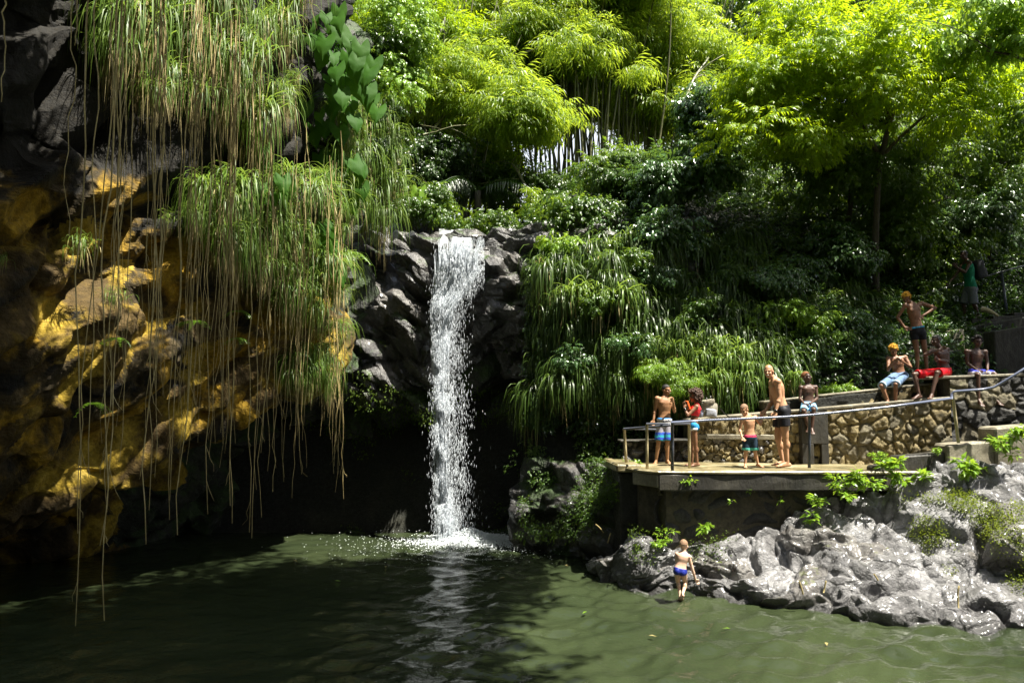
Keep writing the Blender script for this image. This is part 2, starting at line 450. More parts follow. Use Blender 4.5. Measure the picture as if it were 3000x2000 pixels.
f6 = [np.array([a[0], y, -.25]) for a, y in zip(f5, [19.6, 19.4, 19.2, 19.1, 19.0, 19.0, 18.9, 17.9, 16.6, 14.9, 14.2])]
f7 = [p + np.array([0, .3, -1.0]) for p in f6]
f00 = [p + np.array([0, 2.4, .5]) for p in f_top]
f0 = [p + np.array([0, .9, .10]) for p in f_top]
GF = catmull([f00, f0, f_top, f1, f2, f3, f4, f5, f6, f7], 330, 260)
fall_cliff = tag(empty('waterfall_cliff'), 'black wet broken rock face behind the waterfall', 'cliff', kind='structure')
QF, NF, objs = rocky('fall', GF, 230, [M['rock_wet']], fall_cliff, 'facet', .26, (0, -1, .2), seed=12, stretch=(.8, 1.2), crack=.09,
      small=(800, .06), rough=.02, tilt=.9, blur=0, smooth=False)
for o in objs:
    if o.location.z < 2.9 or (o.location.z < 3.6 and random.random() < .5): o.data.materials[0] = M['rock_moss']
    elif random.random() < .12: o.data.materials[0] = M['rock_grey2']

# ---- right bank and hillside
px = [1560, 1700, 1900, 2150, 2400, 2700, 3050, 3600]
def hrow(pys, Ys): return [A3(at(x, p, y)) for x, p, y in zip(px, pys, Ys)]
h = [hrow([1440, 1440, 1380, 1350, 1330, 1290, 1290, 1260], [16.9, 16.6, 16.5, 16.4, 16.2, 16.0, 16.0, 16.0]),
     hrow([1240, 1250, 1240, 1200, 1140, 1100, 1080, 1050], [17.4, 17.0, 16.8, 16.5, 16.3, 16.5, 17.0, 17.0]),
     hrow([1000, 1020, 1030, 1020, 980, 960, 940, 900], [17.7, 17.2, 17.1, 17.0, 17.4, 18.6, 20.0, 20.5]),
     hrow([800, 800, 810, 830, 850, 850, 840, 820], [18.3, 17.9, 17.8, 18.0, 18.8, 20.5, 22.0, 23.0]),
     hrow([660, 620, 610, 640, 660, 670, 670, 660], [19.6, 19.3, 19.3, 20.2, 21.5, 22.8, 24.0, 25.0]),
     hrow([625, 560, 500, 470, 450, 430, 420, 400], [22.5, 23.0, 24.0, 25.0, 26.0, 26.5, 27.0, 28.0]),
     hrow([610, 545, 470, 380, 330, 290, 250, 220], [32.0, 33.0, 34.0, 34.0, 34.0, 33.0, 33.0, 33.0])]
GH = catmull(h, 160, 160)
NH = grid_normals(GH)
if NH[..., 2].mean() < 0: NH = -NH
GH = GH + NH * (.22 * fbm(GH.reshape(-1, 3) * .7, 3, 51)).reshape(160, 160, 1)
tag(link('hillside', mesh_np('hillside', GH, grid_faces(160, 160), M['soil'], True)), 'steep dark wooded bank rising behind the walled platform', 'hillside', kind='structure')

# ---- ground: forest floor behind, pool bed, valley behind the camera
def ground_z(X, Y):
    back = 6.35 + np.clip((Y - 19.5) * .42, 0, 2.7) + np.clip(np.abs(X - 1) - 4, 0, 30) * np.where(X > 0, .12, .25)
    r = np.hypot(X * .8, Y - 8)
    edge = 19.2 + np.clip((X - 3) * 1.6, 0, 15)
    z = np.where(Y > edge, back, -1.4)
    side = np.where(X < 0, np.clip((-X - 12.5) * 1.6, 0, 9), np.clip((X - 13 - np.clip(Y - 3, 0, 9)) * 1.2, 0, 7))
    z = np.where((Y < edge), np.maximum(z, -1.4 + side), z)
    rear = np.clip((1.0 - Y) * .35 - .35, 0, 30) + np.clip((-7 - Y) * .75, 0, 26)
    z = np.where(Y < 2, np.maximum(z, -1.4 + rear * 1.0), z)
    return z
xs = np.concatenate([np.linspace(-400, -30, 10), np.linspace(-28, 28, 90), np.linspace(30, 400, 10)])
ys = np.concatenate([np.linspace(-300, -42, 8), np.linspace(-40, 19.15, 70), np.linspace(19.25, 60, 50), np.linspace(65, 500, 12)])
XX, YY = np.meshgrid(xs, ys)
ZZ = ground_z(XX, YY)
P = np.stack([XX, YY, ZZ], -1)
P[..., 2] += .15 * fbm(P.reshape(-1, 3) * .4, 3, 61).reshape(XX.shape)
tag(link('ground', mesh_np('ground', P, grid_faces(len(ys), len(xs)), M['soil'], True)), 'dark forest floor and pool bed around the falls', 'ground', kind='structure')

# ---- water
nx, ny = 620, 620
u = np.linspace(0, 1, nx); v = np.linspace(0, 1, ny)
YW = 1.5 + 18.0 * v ** 1.15
Xf = np.linspace(-1, 1, nx)
WX = Xf[None, :] * (4.5 + YW[:, None] * .62)
WY = np.repeat(YW[:, None], nx, 1)
P2 = np.stack([WX, WY, np.zeros_like(WX)], -1).reshape(-1, 3)
wx, wy = P2[:, 0], P2[:, 1]
fx, fy = -.95, 18.0
d = np.hypot(wx - fx, wy - fy)
calm = np.clip((wx + 3.2) / 4.5, 0, 1)
warp = fbm(np.stack([wx * .5, wy * .5, 0 * wx], 1), 2, 71)
z = 0
for k in range(14):
    a = RS.uniform(0, math.tau) if k > 5 else RS.normal(-1.35, .5)
    L = RS.uniform(.22, 1.0)
    z = z + .0062 * L ** .9 * np.sin((wx * math.cos(a) + wy * math.sin(a)) * math.tau / L + warp * 4.5 + k) * (.7 + 1.7 * calm)
z = z + .022 * fbm(np.stack([wx * 1.7, wy * 2.2, 0 * wx], 1), 3, 73) * (.6 + .8 * calm)
z = z + .028 * np.sin(d * 11 - 2 + warp * 5) * np.exp(-d / 2.8) + .02 * fbm(P2 * 4, 3, 78) * np.exp(-d / 4)
z = z + .03 * fbm(P2 * 6, 2, 75) * np.exp(-d / .9)
P2[:, 2] = z
m, t, out = new_mat('green_pool_water')
n1 = noise(t, .35, 3, .5, wpos(t))
col = mixc(t, maprange(t, n1, .35, .65), (.017, .024, .011), (.029, .038, .017))
nf = noise(t, 9, 3, .55, wpos(t, (1, 1.4, 1)))
nb = bump(t, nf, .6, .02)
p = principled(t, out, col, .035, nb, .5)
p.inputs['IOR'].default_value = 1.33
M['water'] = m
tag(link('pool_water', mesh_np('pool_water', P2, grid_faces(ny, nx), m, True)), 'murky green rippled water of the pool', 'water', kind='structure')

# ---- right foreground outcrop (heightfield) -----------------------------
bot = [(1712, 1662), (1755, 1692), (1850, 1728), (2000, 1738), (2200, 1778), (2500, 1815), (2800, 1850), (3000, 1870), (3400, 1950)]
top = [(1770, 1650), (1815, 1615), (1880, 1585), (1985, 1620), (2180, 1575), (2420, 1475), (2640, 1402), (2860, 1352), (3300, 1310)]
topY = [13.9, 13.75, 13.55, 13.5, 13.5, 13.6, 13.5, 13.3, 12.9]
mids = [.30, .34, .42, .34, .42, .50, .50, .50, .5]
r_bot, r_m1, r_m2, r_top = [], [], [], []
for (b, tp, ty, mm) in zip(bot, top, topY, mids):
    pb = A3(on_level(b[0], b[1], 0.0)); pt = A3(at(tp[0], tp[1], ty))
    r_bot.append(pb); r_top.append(pt)
    q = pb * .72 + pt * .28; q[2] += .12; r_m1.append(q)
    q = pb * .34 + pt * .66; q[2] += .10; r_m2.append(q)
under = [p + np.array([0, -.5, -.7]) for p in r_bot]
back = [p + np.array([0.1, .55, .03]) for p in r_top]
GO = catmull([under, r_bot, r_m1, r_m2, r_top, back], 560, 280)
NO = grid_normals(GO)
if NO[..., 2].mean() < 0: NO = -NO
GO = GO + NO * (.20 * fbm(GO.reshape(-1, 3) * 1.0, 3, 81)).reshape(280, 560, 1)
outcrop = tag(empty('rock_outcrop'), 'grey cracked wet rock slope running down into the pool', 'rock outcrop', kind='structure')
QO, NOO, _ = rocky('outcrop', GO, 75, [M['rock_grey'], M['rock_grey'], M['rock_grey'], M['rock_grey2']], outcrop, 'facet', .085, (0, -.5, 1), seed=23, jitter=2.2,
      stretch=(.8, 1.1), small=(800, .034), rough=.045, tilt=1.1, blur=1)

# ---- left end of the bank below the platform (wet grey apron with moss)
ctrlA = [[A3(at(x, p, y)) for x, p, y in zip([1500, 1620, 1740, 1830, 1900], q, yy)] for q, yy in
         [([1330, 1340, 1350, 1370, 1380], [17.2, 16.6, 16.0, 15.4, 14.9]), ([1450, 1450, 1450, 1460, 1470], [17.0, 16.3, 15.6, 15.0, 14.6]),
          ([1500, 1500, 1500, 1500, 1520], [16.9, 16.0, 15.3, 14.8, 14.5]), ([1590, 1600, 1610, 1640, 1650], [16.9, 16.2, 15.2, 14.3, 13.9])]]
ctrlA.append([p + np.array([0, -.3, -.8]) for p in ctrlA[-1]])
GA = catmull(ctrlA, 110, 90)
apron = tag(empty('rock_apron'), 'low black rocks strewn with dead leaves at the pool edge left of the platform', 'rock ledge', kind='structure')
rocky('apron', GA, 26, [M['rock_wet'], M['rock_wet'], M['rock_moss']], apron, 'facet', .22, (0, -1, .5), seed=27, small=(220, .06), rough=.05, smooth=False)

# ---------------------------------------------------------------- generic solids
def poly_prism(bm, pts, z0, z1):
    """pts ccw list of (x,y); z0,z1 scalars or per point"""
    n = len(pts)
    zz0 = z0 if hasattr(z0, '__len__') else [z0] * n; zz1 = z1 if hasattr(z1, '__len__') else [z1] * n
    a = [bm.verts.new((p[0], p[1], z)) for p, z in zip(pts, zz0)]
    b = [bm.verts.new((p[0], p[1], z)) for p, z in zip(pts, zz1)]
    bm.faces.new(a[::-1]); bm.faces.new(b)
    for i in range(n):
        j = (i + 1) % n
        bm.faces.new((a[i], a[j], b[j], b[i]))
def bm_mesh(name, bm, mat, bevel=0, smooth=False, seg=1):
    bmesh.ops.recalc_face_normals(bm, faces=bm.faces)
    if bevel: bmesh.ops.bevel(bm, geom=list(bm.edges), offset=bevel, segments=seg, profile=.6, affect='EDGES', clamp_overlap=True)
    me = bpy.data.meshes.new(name); bm.to_mesh(me); bm.free()
    if mat: me.materials.append(mat)
    for p in me.polygons: p.use_smooth = smooth
    return me
def roughen(me, cuts, amp, scale=4, seed=0):
    """subdivide and roughen a solid so that its edges chip"""
    bm = bmesh.new(); bm.from_mesh(me)
    bmesh.ops.triangulate(bm, faces=[f for f in bm.faces if len(f.verts) > 4])
    for k in range(cuts):
        L = [e for e in bm.edges if e.calc_length() > .22]
        if not L: break
        bmesh.ops.subdivide_edges(bm, edges=L, cuts=1, use_grid_fill=True)
        bmesh.ops.triangulate(bm, faces=[f for f in bm.faces if len(f.verts) > 4])
    bm.normal_update()
    V = np.array([v.co[:] for v in bm.verts]); n = fbm(V * scale, 3, seed)
    for v, q in zip(bm.verts, n): v.co += v.normal * float(q) * amp
    bm.to_mesh(me); bm.free()
def solid(name, pts, z0, z1, mat, parent=None, bevel=.015, rough=0.0, cuts=4, seed=0):
    bm = bmesh.new(); poly_prism(bm, pts, z0, z1)
    me = bm_mesh(name, bm, mat, bevel)
    if rough: roughen(me, cuts, rough, seed=seed)
    return link(name, me, parent)

FZ = 1.92
# ---- platform
platform = tag(empty('viewing_platform', (4.5, 14, FZ)), 'concrete viewing platform on a black stone base above the rocks', 'platform', kind='structure')
def child(o, parent=platform):
    o.parent = parent; o.matrix_parent_inverse = Matrix.Translation(-Vector(parent.location)); return o
P0 = (2.43, 13.48); P1 = (2.08, 14.05); Pm = (6.95, 13.40)
slab = [P0, Pm, (7.3, 15.4), (2.0, 15.75), (1.95, 14.9), P1]
child(solid('floor_slab', slab, FZ - .055, FZ, M['concrete_floor'], None, .02, .022, 5, 3))
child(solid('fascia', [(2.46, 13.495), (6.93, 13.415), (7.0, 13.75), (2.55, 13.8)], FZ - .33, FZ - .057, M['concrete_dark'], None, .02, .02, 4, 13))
child(solid('corner_block', [(2.10, 14.06), (2.445, 13.50), (2.56, 13.60), (2.25, 14.3)], FZ - .28, FZ - .057, M['concrete'], None, .02, .02, 4, 14))  # paler concrete paints sunlight onto the left corner face
base = [(2.62, 13.70), (6.9, 13.62), (7.2, 15.2), (2.3, 15.5), (2.24, 14.25)]
child(solid('base_core', base, -.6, FZ - .175, M['mortar'], None, 0))
low_slab = [(1.86, 14.35), (2.3, 14.30), (2.3, 15.6), (1.80, 15.9)]
child(solid('step_slab', low_slab, FZ - .10, FZ + .05, M['concrete_floor'], None, .03, .02, 4, 5))
child(solid('step_footing', [(1.95, 14.5), (2.3, 14.5), (2.3, 15.6), (1.9, 15.7)], .2, FZ - .11, M['stone_dark'], None, .03, .08, 4, 6))
def wall_patch(a, b, z0a, z0b, z1a, z1b, nu, nv, arc=None):
    u = np.linspace(0, 1, nu)[None, :, None]; v = np.linspace(0, 1, nv)[:, None, None]
    A = np.array([a[0], a[1], 0.]); B = np.array([b[0], b[1], 0.])
    base_ = A * (1 - u) + B * u + 0 * v
    z0 = z0a * (1 - u) + z0b * u; z1 = z1a * (1 - u) + z1b * u
    g = base_.copy(); g[..., 2] = (z0 * (1 - v) + z1 * v)[..., 0]
    return g
g = wall_patch((2.60, 13.73), (6.95, 13.66), .0, .6, FZ - .18, FZ - .18, 190, 85)
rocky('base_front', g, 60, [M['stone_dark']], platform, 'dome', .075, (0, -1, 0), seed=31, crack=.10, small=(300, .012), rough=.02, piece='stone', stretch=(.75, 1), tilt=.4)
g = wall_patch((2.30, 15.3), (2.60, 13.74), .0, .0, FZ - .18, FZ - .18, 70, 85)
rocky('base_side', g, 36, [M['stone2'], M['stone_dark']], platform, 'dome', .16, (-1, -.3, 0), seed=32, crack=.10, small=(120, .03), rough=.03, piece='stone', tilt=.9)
# parent empties sit away from the origin: shift the pieces back
for o in platform.children:
    if o.name.startswith('stone'): o.matrix_parent_inverse = Matrix.Translation(-Vector(platform.location))
# ---- steps at the right end of the platform
steps = tag(empty('stepped_kerb', (7.6, 13.6, 2.0)), 'rising concrete kerb blocks continuing the platform to the right', 'kerb', kind='structure')
def kerb(pxa, pxb, rowa, rowb, Ya, Yb, hgt, dep, seed, mat='concrete'):
    a = at(pxa, rowa, Ya); b = at(pxb, rowb, Yb)
    pts = [(a.x, a.y), (b.x, b.y), (b.x + .05, b.y + dep), (a.x + .05, a.y + dep)]
    z1 = [a.z, b.z, b.z, a.z]
    o = solid('kerb_block', pts, [z - hgt for z in z1], z1, M[mat], None, .03, .03, 4, seed)
    child(o, steps); return o
kerb(2565, 2640, 1366, 1362, 13.45, 13.5, .35, .5, 1, 'concrete_dark')
kerb(2630, 2778, 1337, 1325, 13.55, 13.6, .5, .45, 2, 'concrete_dark')
kerb(2776, 2940, 1303, 1289, 13.50, 13.5, .75, .55, 3)
kerb(2915, 3120, 1253, 1240, 13.45, 13.3, .9, .6, 4)
# ---- stone retaining walls behind the platform
def wall_line(x): return 15.55 - (x - 3.6) * .21 if x < 8.2 else 14.58 - (x - 8.2) * .12
retaining = tag(empty('retaining_wall'), 'tiered yellow rubble stone wall behind the platform', 'stone wall', kind='structure')
def zl(x): return 2.76 + (x - 3.6) * .095     # bench ledge height
def zu(x): return 3.10 + (x - 5.0) * .115     # upper tier height
X0, X1, X2 = 3.45, 8.02, 10.6
def quad_wall(name, xa, xb, off, z0a, z0b, z1a, z1b, thick, mat, seed=0, rough=0):
    ya, yb = wall_line(xa) + off, wall_line(xb) + off
    pts = [(xa, ya), (xb, yb), (xb, yb + thick), (xa, ya + thick)]
    return solid(name, pts, [z0a, z0b, z0b, z0a], [z1a, z1b, z1b, z1a], mat, retaining, .012, rough, 4, seed)
quad_wall('wall_core', X0, X1, .02, 1.4, 1.4, zl(X0) - .05, zl(X1) - .05, .55, M['mortar'])
quad_wall('wall_core', X1, X2, .02, 1.4, 1.4, 3.50, 3.60, .9, M['mortar'])
quad_wall('wall_core', 4.95, X1 - .01, .42, 2.5, 2.5, zu(4.95) - .04, zu(X1) - .04, .4, M['mortar'])
quad_wall('ledge_cap', X0 - .03, X1 + .02, -.045, zl(X0) - .055, zl(X1) - .055, zl(X0), zl(X1), .46, M['concrete'], 7, .012)
quad_wall('wall_cap', 4.93, X1 - .02, .39, zu(4.95) - .045, zu(X1) - .045, zu(4.95), zu(X1), .45, M['concrete'], 8, .012)
quad_wall('wall_cap', X1 - .35, X2, -.03, 3.49, 3.59, 3.54, 3.64, 1.0, M['concrete'], 9, .012)
def stone_face(xa, xb, off, z0a, z0b, z1a, z1b, n, seed, mats, amp=.055, res=.022, stretch=(1, 1), crack=.12, segs=1):
    for s in range(segs):
        a = xa + (xb - xa) * s / segs; b = xa + (xb - xa) * (s + 1) / segs
        f = lambda p, q, x: p + (q - p) * (x - xa) / (xb - xa)
        g = wall_patch((a, wall_line(a) + off), (b, wall_line(b) + off), f(z0a, z0b, a), f(z0a, z0b, b), f(z1a, z1b, a), f(z1a, z1b, b),
                       int((b - a) / res), int((f(z1a, z1b, a) - f(z0a, z0b, a)) / res))
        rocky('stones', g, n // segs, mats, retaining, 'dome', amp, (0, -1, 0), seed=seed + s, crack=crack, small=(n // segs * 5, .022), rough=.022, plateau=.3, piece='stone', stretch=stretch, tilt=.6, jitter=.5)
stone_face(4.95, X1, 0, FZ - .05, FZ - .05, zl(4.95) - .06, zl(X1) - .06, 84, 40, [M['stone'], M['stone'], M['stone2']], .06)
stone_face(X0, 4.95, -.0, 2.46, 2.46, zl(X0) - .06, zl(4.95) - .06, 24, 44, [M['stone']], .055, stretch=(1.25, .7))
stone_face(X0, 4.95, .02, FZ - .05, FZ - .05, 2.36, 2.36, 60, 46, [M['stone2'], M['stone'], M['rock_grey2']], .09, crack=.2)
quad_wall('band', X0, 4.98, -.07, 2.36, 2.36, 2.455, 2.455, .1, M['concrete'], 10, .012)
stone_face(4.98, X1 - .02, .40, zl(4.95), zl(X1), zu(4.95) - .05, zu(X1) - .05, 40, 48, [M['stone'], M['stone2']], .045)
stone_face(X1, X2, 0, FZ - .05, FZ - .05, 3.48, 3.58, 60, 52, [M['stone2'], M['stone_dark']], .05)
# buttress with a niche, its shade painted as a near-black panel
xb_ = at(2385, 1300, 15.0).x
yb_ = wall_line(xb_)
def bx(x0, x1, y0, y1, z0, z1): return [(x0, y0), (x1, y0), (x1, y1), (x0, y1)], z0, z1
for (a, b, z0, z1) in [(-.24, -.02, FZ, 2.3), (.12, .26, FZ, 2.3), (-.24, .26, 2.3, zl(xb_) - .06)]:
    pts, q0, q1 = bx(xb_ + a, xb_ + b, yb_ - .16, yb_ + .06, z0, z1)
    solid('buttress', pts, q0, q1, M['concrete_dark'], retaining, .01, .012, 4, int(a * 100) + 50)
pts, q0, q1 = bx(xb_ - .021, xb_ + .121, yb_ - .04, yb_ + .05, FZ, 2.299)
hole = plain('painted_niche_shade', (.004, .004, .003), .95)
solid('niche_shade_panel', pts, q0, q1, hole, retaining, 0)
# low rubble kerb in the gap left of the wall
g = wall_patch((2.15, 15.62), (3.45, 15.62), FZ - .02, FZ - .02, FZ + .36, FZ + .42, 70, 24)
rocky('rubble', g, 14, [M['rock_grey2'], M['stone_dark']], retaining, 'dome', .10, (0, -1, 0), seed=57, crack=.1, small=(60, .02), rough=.02, piece='stone')
quad_wall('wall_cap', 2.1, 3.44, -.05 - (.3), FZ + .38, FZ + .40, FZ + .42, FZ + .45, .5, M['concrete_dark'], 11, .02)

# ---- stair walls on the upper right
stairs = tag(empty('stair_walls'), 'dark sloping concrete stair walls climbing behind the seated boys', 'stairs', kind='structure')
def swall(pxs, prow, Y, thick, hgt, mat, name, seed):
    a = at(pxs[0], prow[0], Y[0]); b = at(pxs[1], prow[1], Y[1])
    pts = [(a.x, a.y), (b.x, b.y), (b.x, b.y + thick), (a.x, a.y + thick)]
    z1 = [a.z, b.z, b.z, a.z]
    return solid(name, pts, [z - hgt for z in z1], z1, M[mat], stairs, .02, .015, 4, seed)
swall((2700, 3120), (955, 896), (19.6, 19.4), .3, 3.0, 'concrete_dark', 'upper_wall', 1)
swall((2690, 3120), (982, 908), (18.3, 18.0), .3, 2.4, 'concrete_dark', 'middle_wall', 2)
swall((2790, 2826), (966, 962), (17.6, 17.6), .5, 2.2, 'concrete', 'pier', 3)
swall((2718, 2736), (970, 968), (17.7, 17.7), .4, .3, 'concrete', 'block', 4)
swall((2780, 3120), (1030, 985), (16.9, 16.7), .3, 2.2, 'concrete_dark', 'lower_wall', 5)
swall((2912, 3120), (970, 935), (16.4, 16.2), .4, 2.6, 'concrete_dark', 'tall_block', 6)
for k in range(6):
    a = at(2760 + 60 * k, 948 - 9 * k, 19.0)
    solid('tread', [(a.x, a.y - .4), (a.x + .62, a.y - .4), (a.x + .62, a.y + .4), (a.x, a.y + .4)], a.z - .16, a.z, M['concrete_dark'], stairs, .01, .01, 3, 20 + k)

# ---------------------------------------------------------------- tubes / railings
def tube_arrays(pts, rad, sides=8, closed_ends=True):
    pts = np.asarray(pts, float); n = len(pts)
    rad = np.broadcast_to(np.asarray(rad, float), (n,))
    T = np.gradient(pts, axis=0); T /= np.linalg.norm(T, axis=1, keepdims=True) + 1e-9
    ref = np.where(np.abs(T[:, 2:3]) > .9, np.array([[1., 0, 0]]), np.array([[0, 0, 1.]]))
    ref[:] = ref[0]
    B = np.cross(T, ref); B /= np.linalg.norm(B, axis=1, keepdims=True) + 1e-9
    C = np.cross(T, B)
    a = np.arange(sides) * math.tau / sides
    V = pts[:, None] + rad[:, None, None] * (np.cos(a)[None, :, None] * B[:, None] + np.sin(a)[None, :, None] * C[:, None])
    idx = np.arange(n * sides).reshape(n, sides); nx_ = np.roll(idx, -1, 1)
    F = np.stack([idx[:-1], nx_[:-1], nx_[1:], idx[1:]], -1).reshape(-1, 4)
    return V.reshape(-1, 3), F
class Acc:
    def __init__(s): s.V = []; s.F = []; s.n = 0
    def add(s, V, F):
        s.V.append(np.asarray(V)); s.F.append(np.asarray(F) + s.n); s.n += len(V)
    def tube(s, pts, rad, sides=8):
        V, F = tube_arrays(pts, rad, sides)
        s.add(V, F)
        # cap ends with degenerate-free fans of quads
        for ring, q in ((np.arange(sides), pts[0]), (np.arange(sides) + len(V) - sides, pts[-1])):
            off = s.n - len(V)
            r = ring + off
            for i in range(0, sides - 2, 2): s.F.append(np.array([[r[0], r[i + 1], r[i + 2], r[(i + 3) % sides]]]))
        return s
    def mesh(s, name, mat, smooth=True):
        return mesh_np(name, np.concatenate(s.V), np.concatenate(s.F), mat, smooth)
M['pipe_blue'] = plain('painted_blue_grey_pipe', (.11, .125, .18), .22, .6, .2, 60)
M['pipe_black'] = plain('black_painted_pipe', (.05, .055, .07), .3, .5, .2, 60)
M['pipe_rust'] = plain('weathered_tan_pipe', (.36, .30, .17), .5, .4, .4, 50, .3)
def rail(name, label, bars, posts, rb=.028, rp=.027, mats=('pipe_blue', 'pipe_black'), group='pipe railings by the pool'):
    r = tag(empty(name, bars[0][0]), label, 'railing', group)
    inv = Matrix.Translation(-Vector(bars[0][0]))
    for b in bars:
        a = Acc(); a.tube([tuple(p) for p in b], rb); o = link('rail', a.mesh('rail', M[mats[0]]), r); o.matrix_parent_inverse = inv
    for p, mt in posts:
        a = Acc(); a.tube([tuple(p[0]), tuple((Vector(p[0]) + Vector(p[1])) / 2), tuple(p[1])], rp); o = link('post', a.mesh('post', M[mt]), r); o.matrix_parent_inverse = inv
    return r
D = lambda x, y, Y: at(x, y, Y)
def post(pxt, rowt, pxb, rowb, Y, mt):
    return ((D(pxt, rowt, Y), D(pxb, rowb, Y)), mt)
rail('long_handrail', 'long blue grey pipe handrail along the front edge of the platform',
     [[D(1966, 1237, 13.52), D(2070, 1231, 13.5), D(2300, 1221, 13.48), D(2390, 1214, 13.45), D(2600, 1192, 13.4), D(2789, 1166, 13.4)]],
     [post(1970, 1238, 1970, 1377, 13.52, 'pipe_black'), post(2371, 1216, 2371, 1370, 13.5, 'pipe_black')], .021)
rail('stair_handrail', 'bent pipe handrail rising over the steps at the right edge',
     [[D(2788, 1168, 13.4), D(2789, 1152, 13.4), D(2796, 1146, 13.4), D(2880, 1140, 13.3), D(2912, 1134, 13.3), D(2950, 1112, 13.2), D(3080, 1030, 13.0)]],
     [post(2790, 1150, 2808, 1297, 13.5, 'pipe_rust')], .021)
rail('cage_rail', 'tan post guard rail at the left corner of the platform',
     [[D(1893, 1241, 13.8), D(1960, 1241, 13.85), D(2022, 1241, 14.0)], [D(1828, 1256, 14.7), D(1895, 1251, 14.1), D(1966, 1245, 13.7)], [D(1860, 1256, 14.9), D(1922, 1258, 14.7)]],
     [post(1895, 1242, 1896, 1373, 13.85, 'pipe_rust'), post(1829, 1257, 1835, 1362, 14.7, 'pipe_rust'), post(2019, 1243, 2020, 1371, 13.95, 'pipe_rust'), post(1969, 1248, 1969, 1372, 13.62, 'pipe_rust')], .02, .026, ('pipe_black', 'pipe_rust'))
rail('path_handrail', 'thin dark handrail sloping past the man with the backpack',
     [[D(2660, 878, 19.2), D(2760, 846, 19.3), D(2860, 818, 19.4), D(2930, 797, 19.5), D(3100, 750, 19.6)]],
     [post(2934, 800, 2950, 922, 19.5, 'pipe_blue')], .02, .035, ('pipe_black', 'pipe_blue'))
# ================================================================ VEGETATION
LEAF = {
 'bamboo': leaf_mat('bamboo_leaf', [(.06, .14, .006), (.13, .22, .010), (.20, .27, .02)], (.60, .74, .05), .50, .4, .35),
 'yellow': leaf_mat('yellow_green_leaf', [(.07, .15, .004), (.13, .23, .006), (.20, .28, .010)], (.58, .74, .015), .52, .4, .35),
 'mid': leaf_mat('mid_green_leaf', [(.025, .06, .008), (.045, .10, .012), (.09, .14, .02)], (.30, .45, .03), .38, .35, .5),
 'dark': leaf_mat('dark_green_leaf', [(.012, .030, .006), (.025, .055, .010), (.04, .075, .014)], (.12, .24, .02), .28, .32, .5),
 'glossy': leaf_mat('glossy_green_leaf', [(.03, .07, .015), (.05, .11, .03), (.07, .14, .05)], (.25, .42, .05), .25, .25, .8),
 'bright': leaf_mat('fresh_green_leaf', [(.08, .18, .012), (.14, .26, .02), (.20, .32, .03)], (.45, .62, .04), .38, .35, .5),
 'weed': leaf_mat('rock_weed_leaf', [(.04, .07, .008), (.09, .13, .012), (.17, .20, .02)], (.35, .42, .03), .35, .5, .4),
 'moss': leaf_mat('moss_leaf', [(.02, .045, .004), (.045, .08, .006), (.09, .12, .01)], (.2, .3, .02), .3, .6, .2),
 'grass': leaf_mat('hanging_grass_blade', [(.05, .11, .012), (.09, .16, .02), (.17, .23, .05)], (.34, .48, .06), .35, .45, .3),
 'grass_dark': leaf_mat('dark_grass_blade', [(.020, .045, .006), (.045, .085, .012), (.085, .13, .022)], (.24, .38, .04), .32, .40, .4),
 'straw': leaf_mat('dry_straw_blade', [(.16, .11, .05), (.30, .24, .10), (.50, .43, .22)], (.4, .32, .14), .25, .5, .3),
 'ear': leaf_mat('elephant_ear_leaf', [(.012, .045, .004), (.028, .085, .008), (.055, .13, .012)], (.30, .52, .03), .36, .6, .10),
}
BARK = rock_mat('grey_brown_bark', [(.3, (.03, .024, .016)), (.6, (.085, .07, .05)), (.8, (.16, .14, .11))], 3, (.6, .9), .9, .03, seed=61, fine=20, stretch=(1, 1, .3))
CULM = rock_mat('bamboo_culm', [(.3, (.05, .06, .02)), (.55, (.14, .14, .05)), (.8, (.30, .27, .14))], 2, (.35, .7), .3, .01, seed=63, stretch=(1, 1, .4))
ROOTM = rock_mat('golden_aerial_root', [(.3, (.32, .24, .09)), (.55, (.58, .46, .20)), (.8, (.72, .62, .34))], 2.5, (.5, .8), .5, .01, seed=65)

def rots(n, rs, up=None, spread=1.0):
    """random rotation matrices (n,3,3)"""
    q = rs.normal(size=(n, 4)); q /= np.linalg.norm(q, axis=1, keepdims=True)
    w, x, y, z = q.T
    return np.stack([1 - 2 * (y * y + z * z), 2 * (x * y - z * w), 2 * (x * z + y * w), 2 * (x * y + z * w), 1 - 2 * (x * x + z * z), 2 * (y * z - x * w),
                     2 * (x * z - y * w), 2 * (y * z + x * w), 1 - 2 * (x * x + y * y)], 1).reshape(n, 3, 3)
def frames(dirs, rs, upish=(0, 0, 1), wob=.3):
    """frames with local x along dirs, local z near upish"""
    x = dirs / (np.linalg.norm(dirs, axis=1, keepdims=True) + 1e-9)
    u = np.array(upish)[None] + rs.normal(size=x.shape) * wob
    y = np.cross(u, x); y /= np.linalg.norm(y, axis=1, keepdims=True) + 1e-9
    z = np.cross(x, y)
    return np.stack([x, y, z], 2)
def leaf_tpl(w=.32, fold=.12, droop=.15):
    V = np.array([[0, 0, 0], [.42, w * .5, fold * .5], [1, 0, -droop], [.42, -w * .5, fold * .5], [.45, 0, 0]])
    # two triangles each side of the midrib
    F = np.array([[0, 4, 2, 1], [0, 3, 2, 4]])
    return V, F
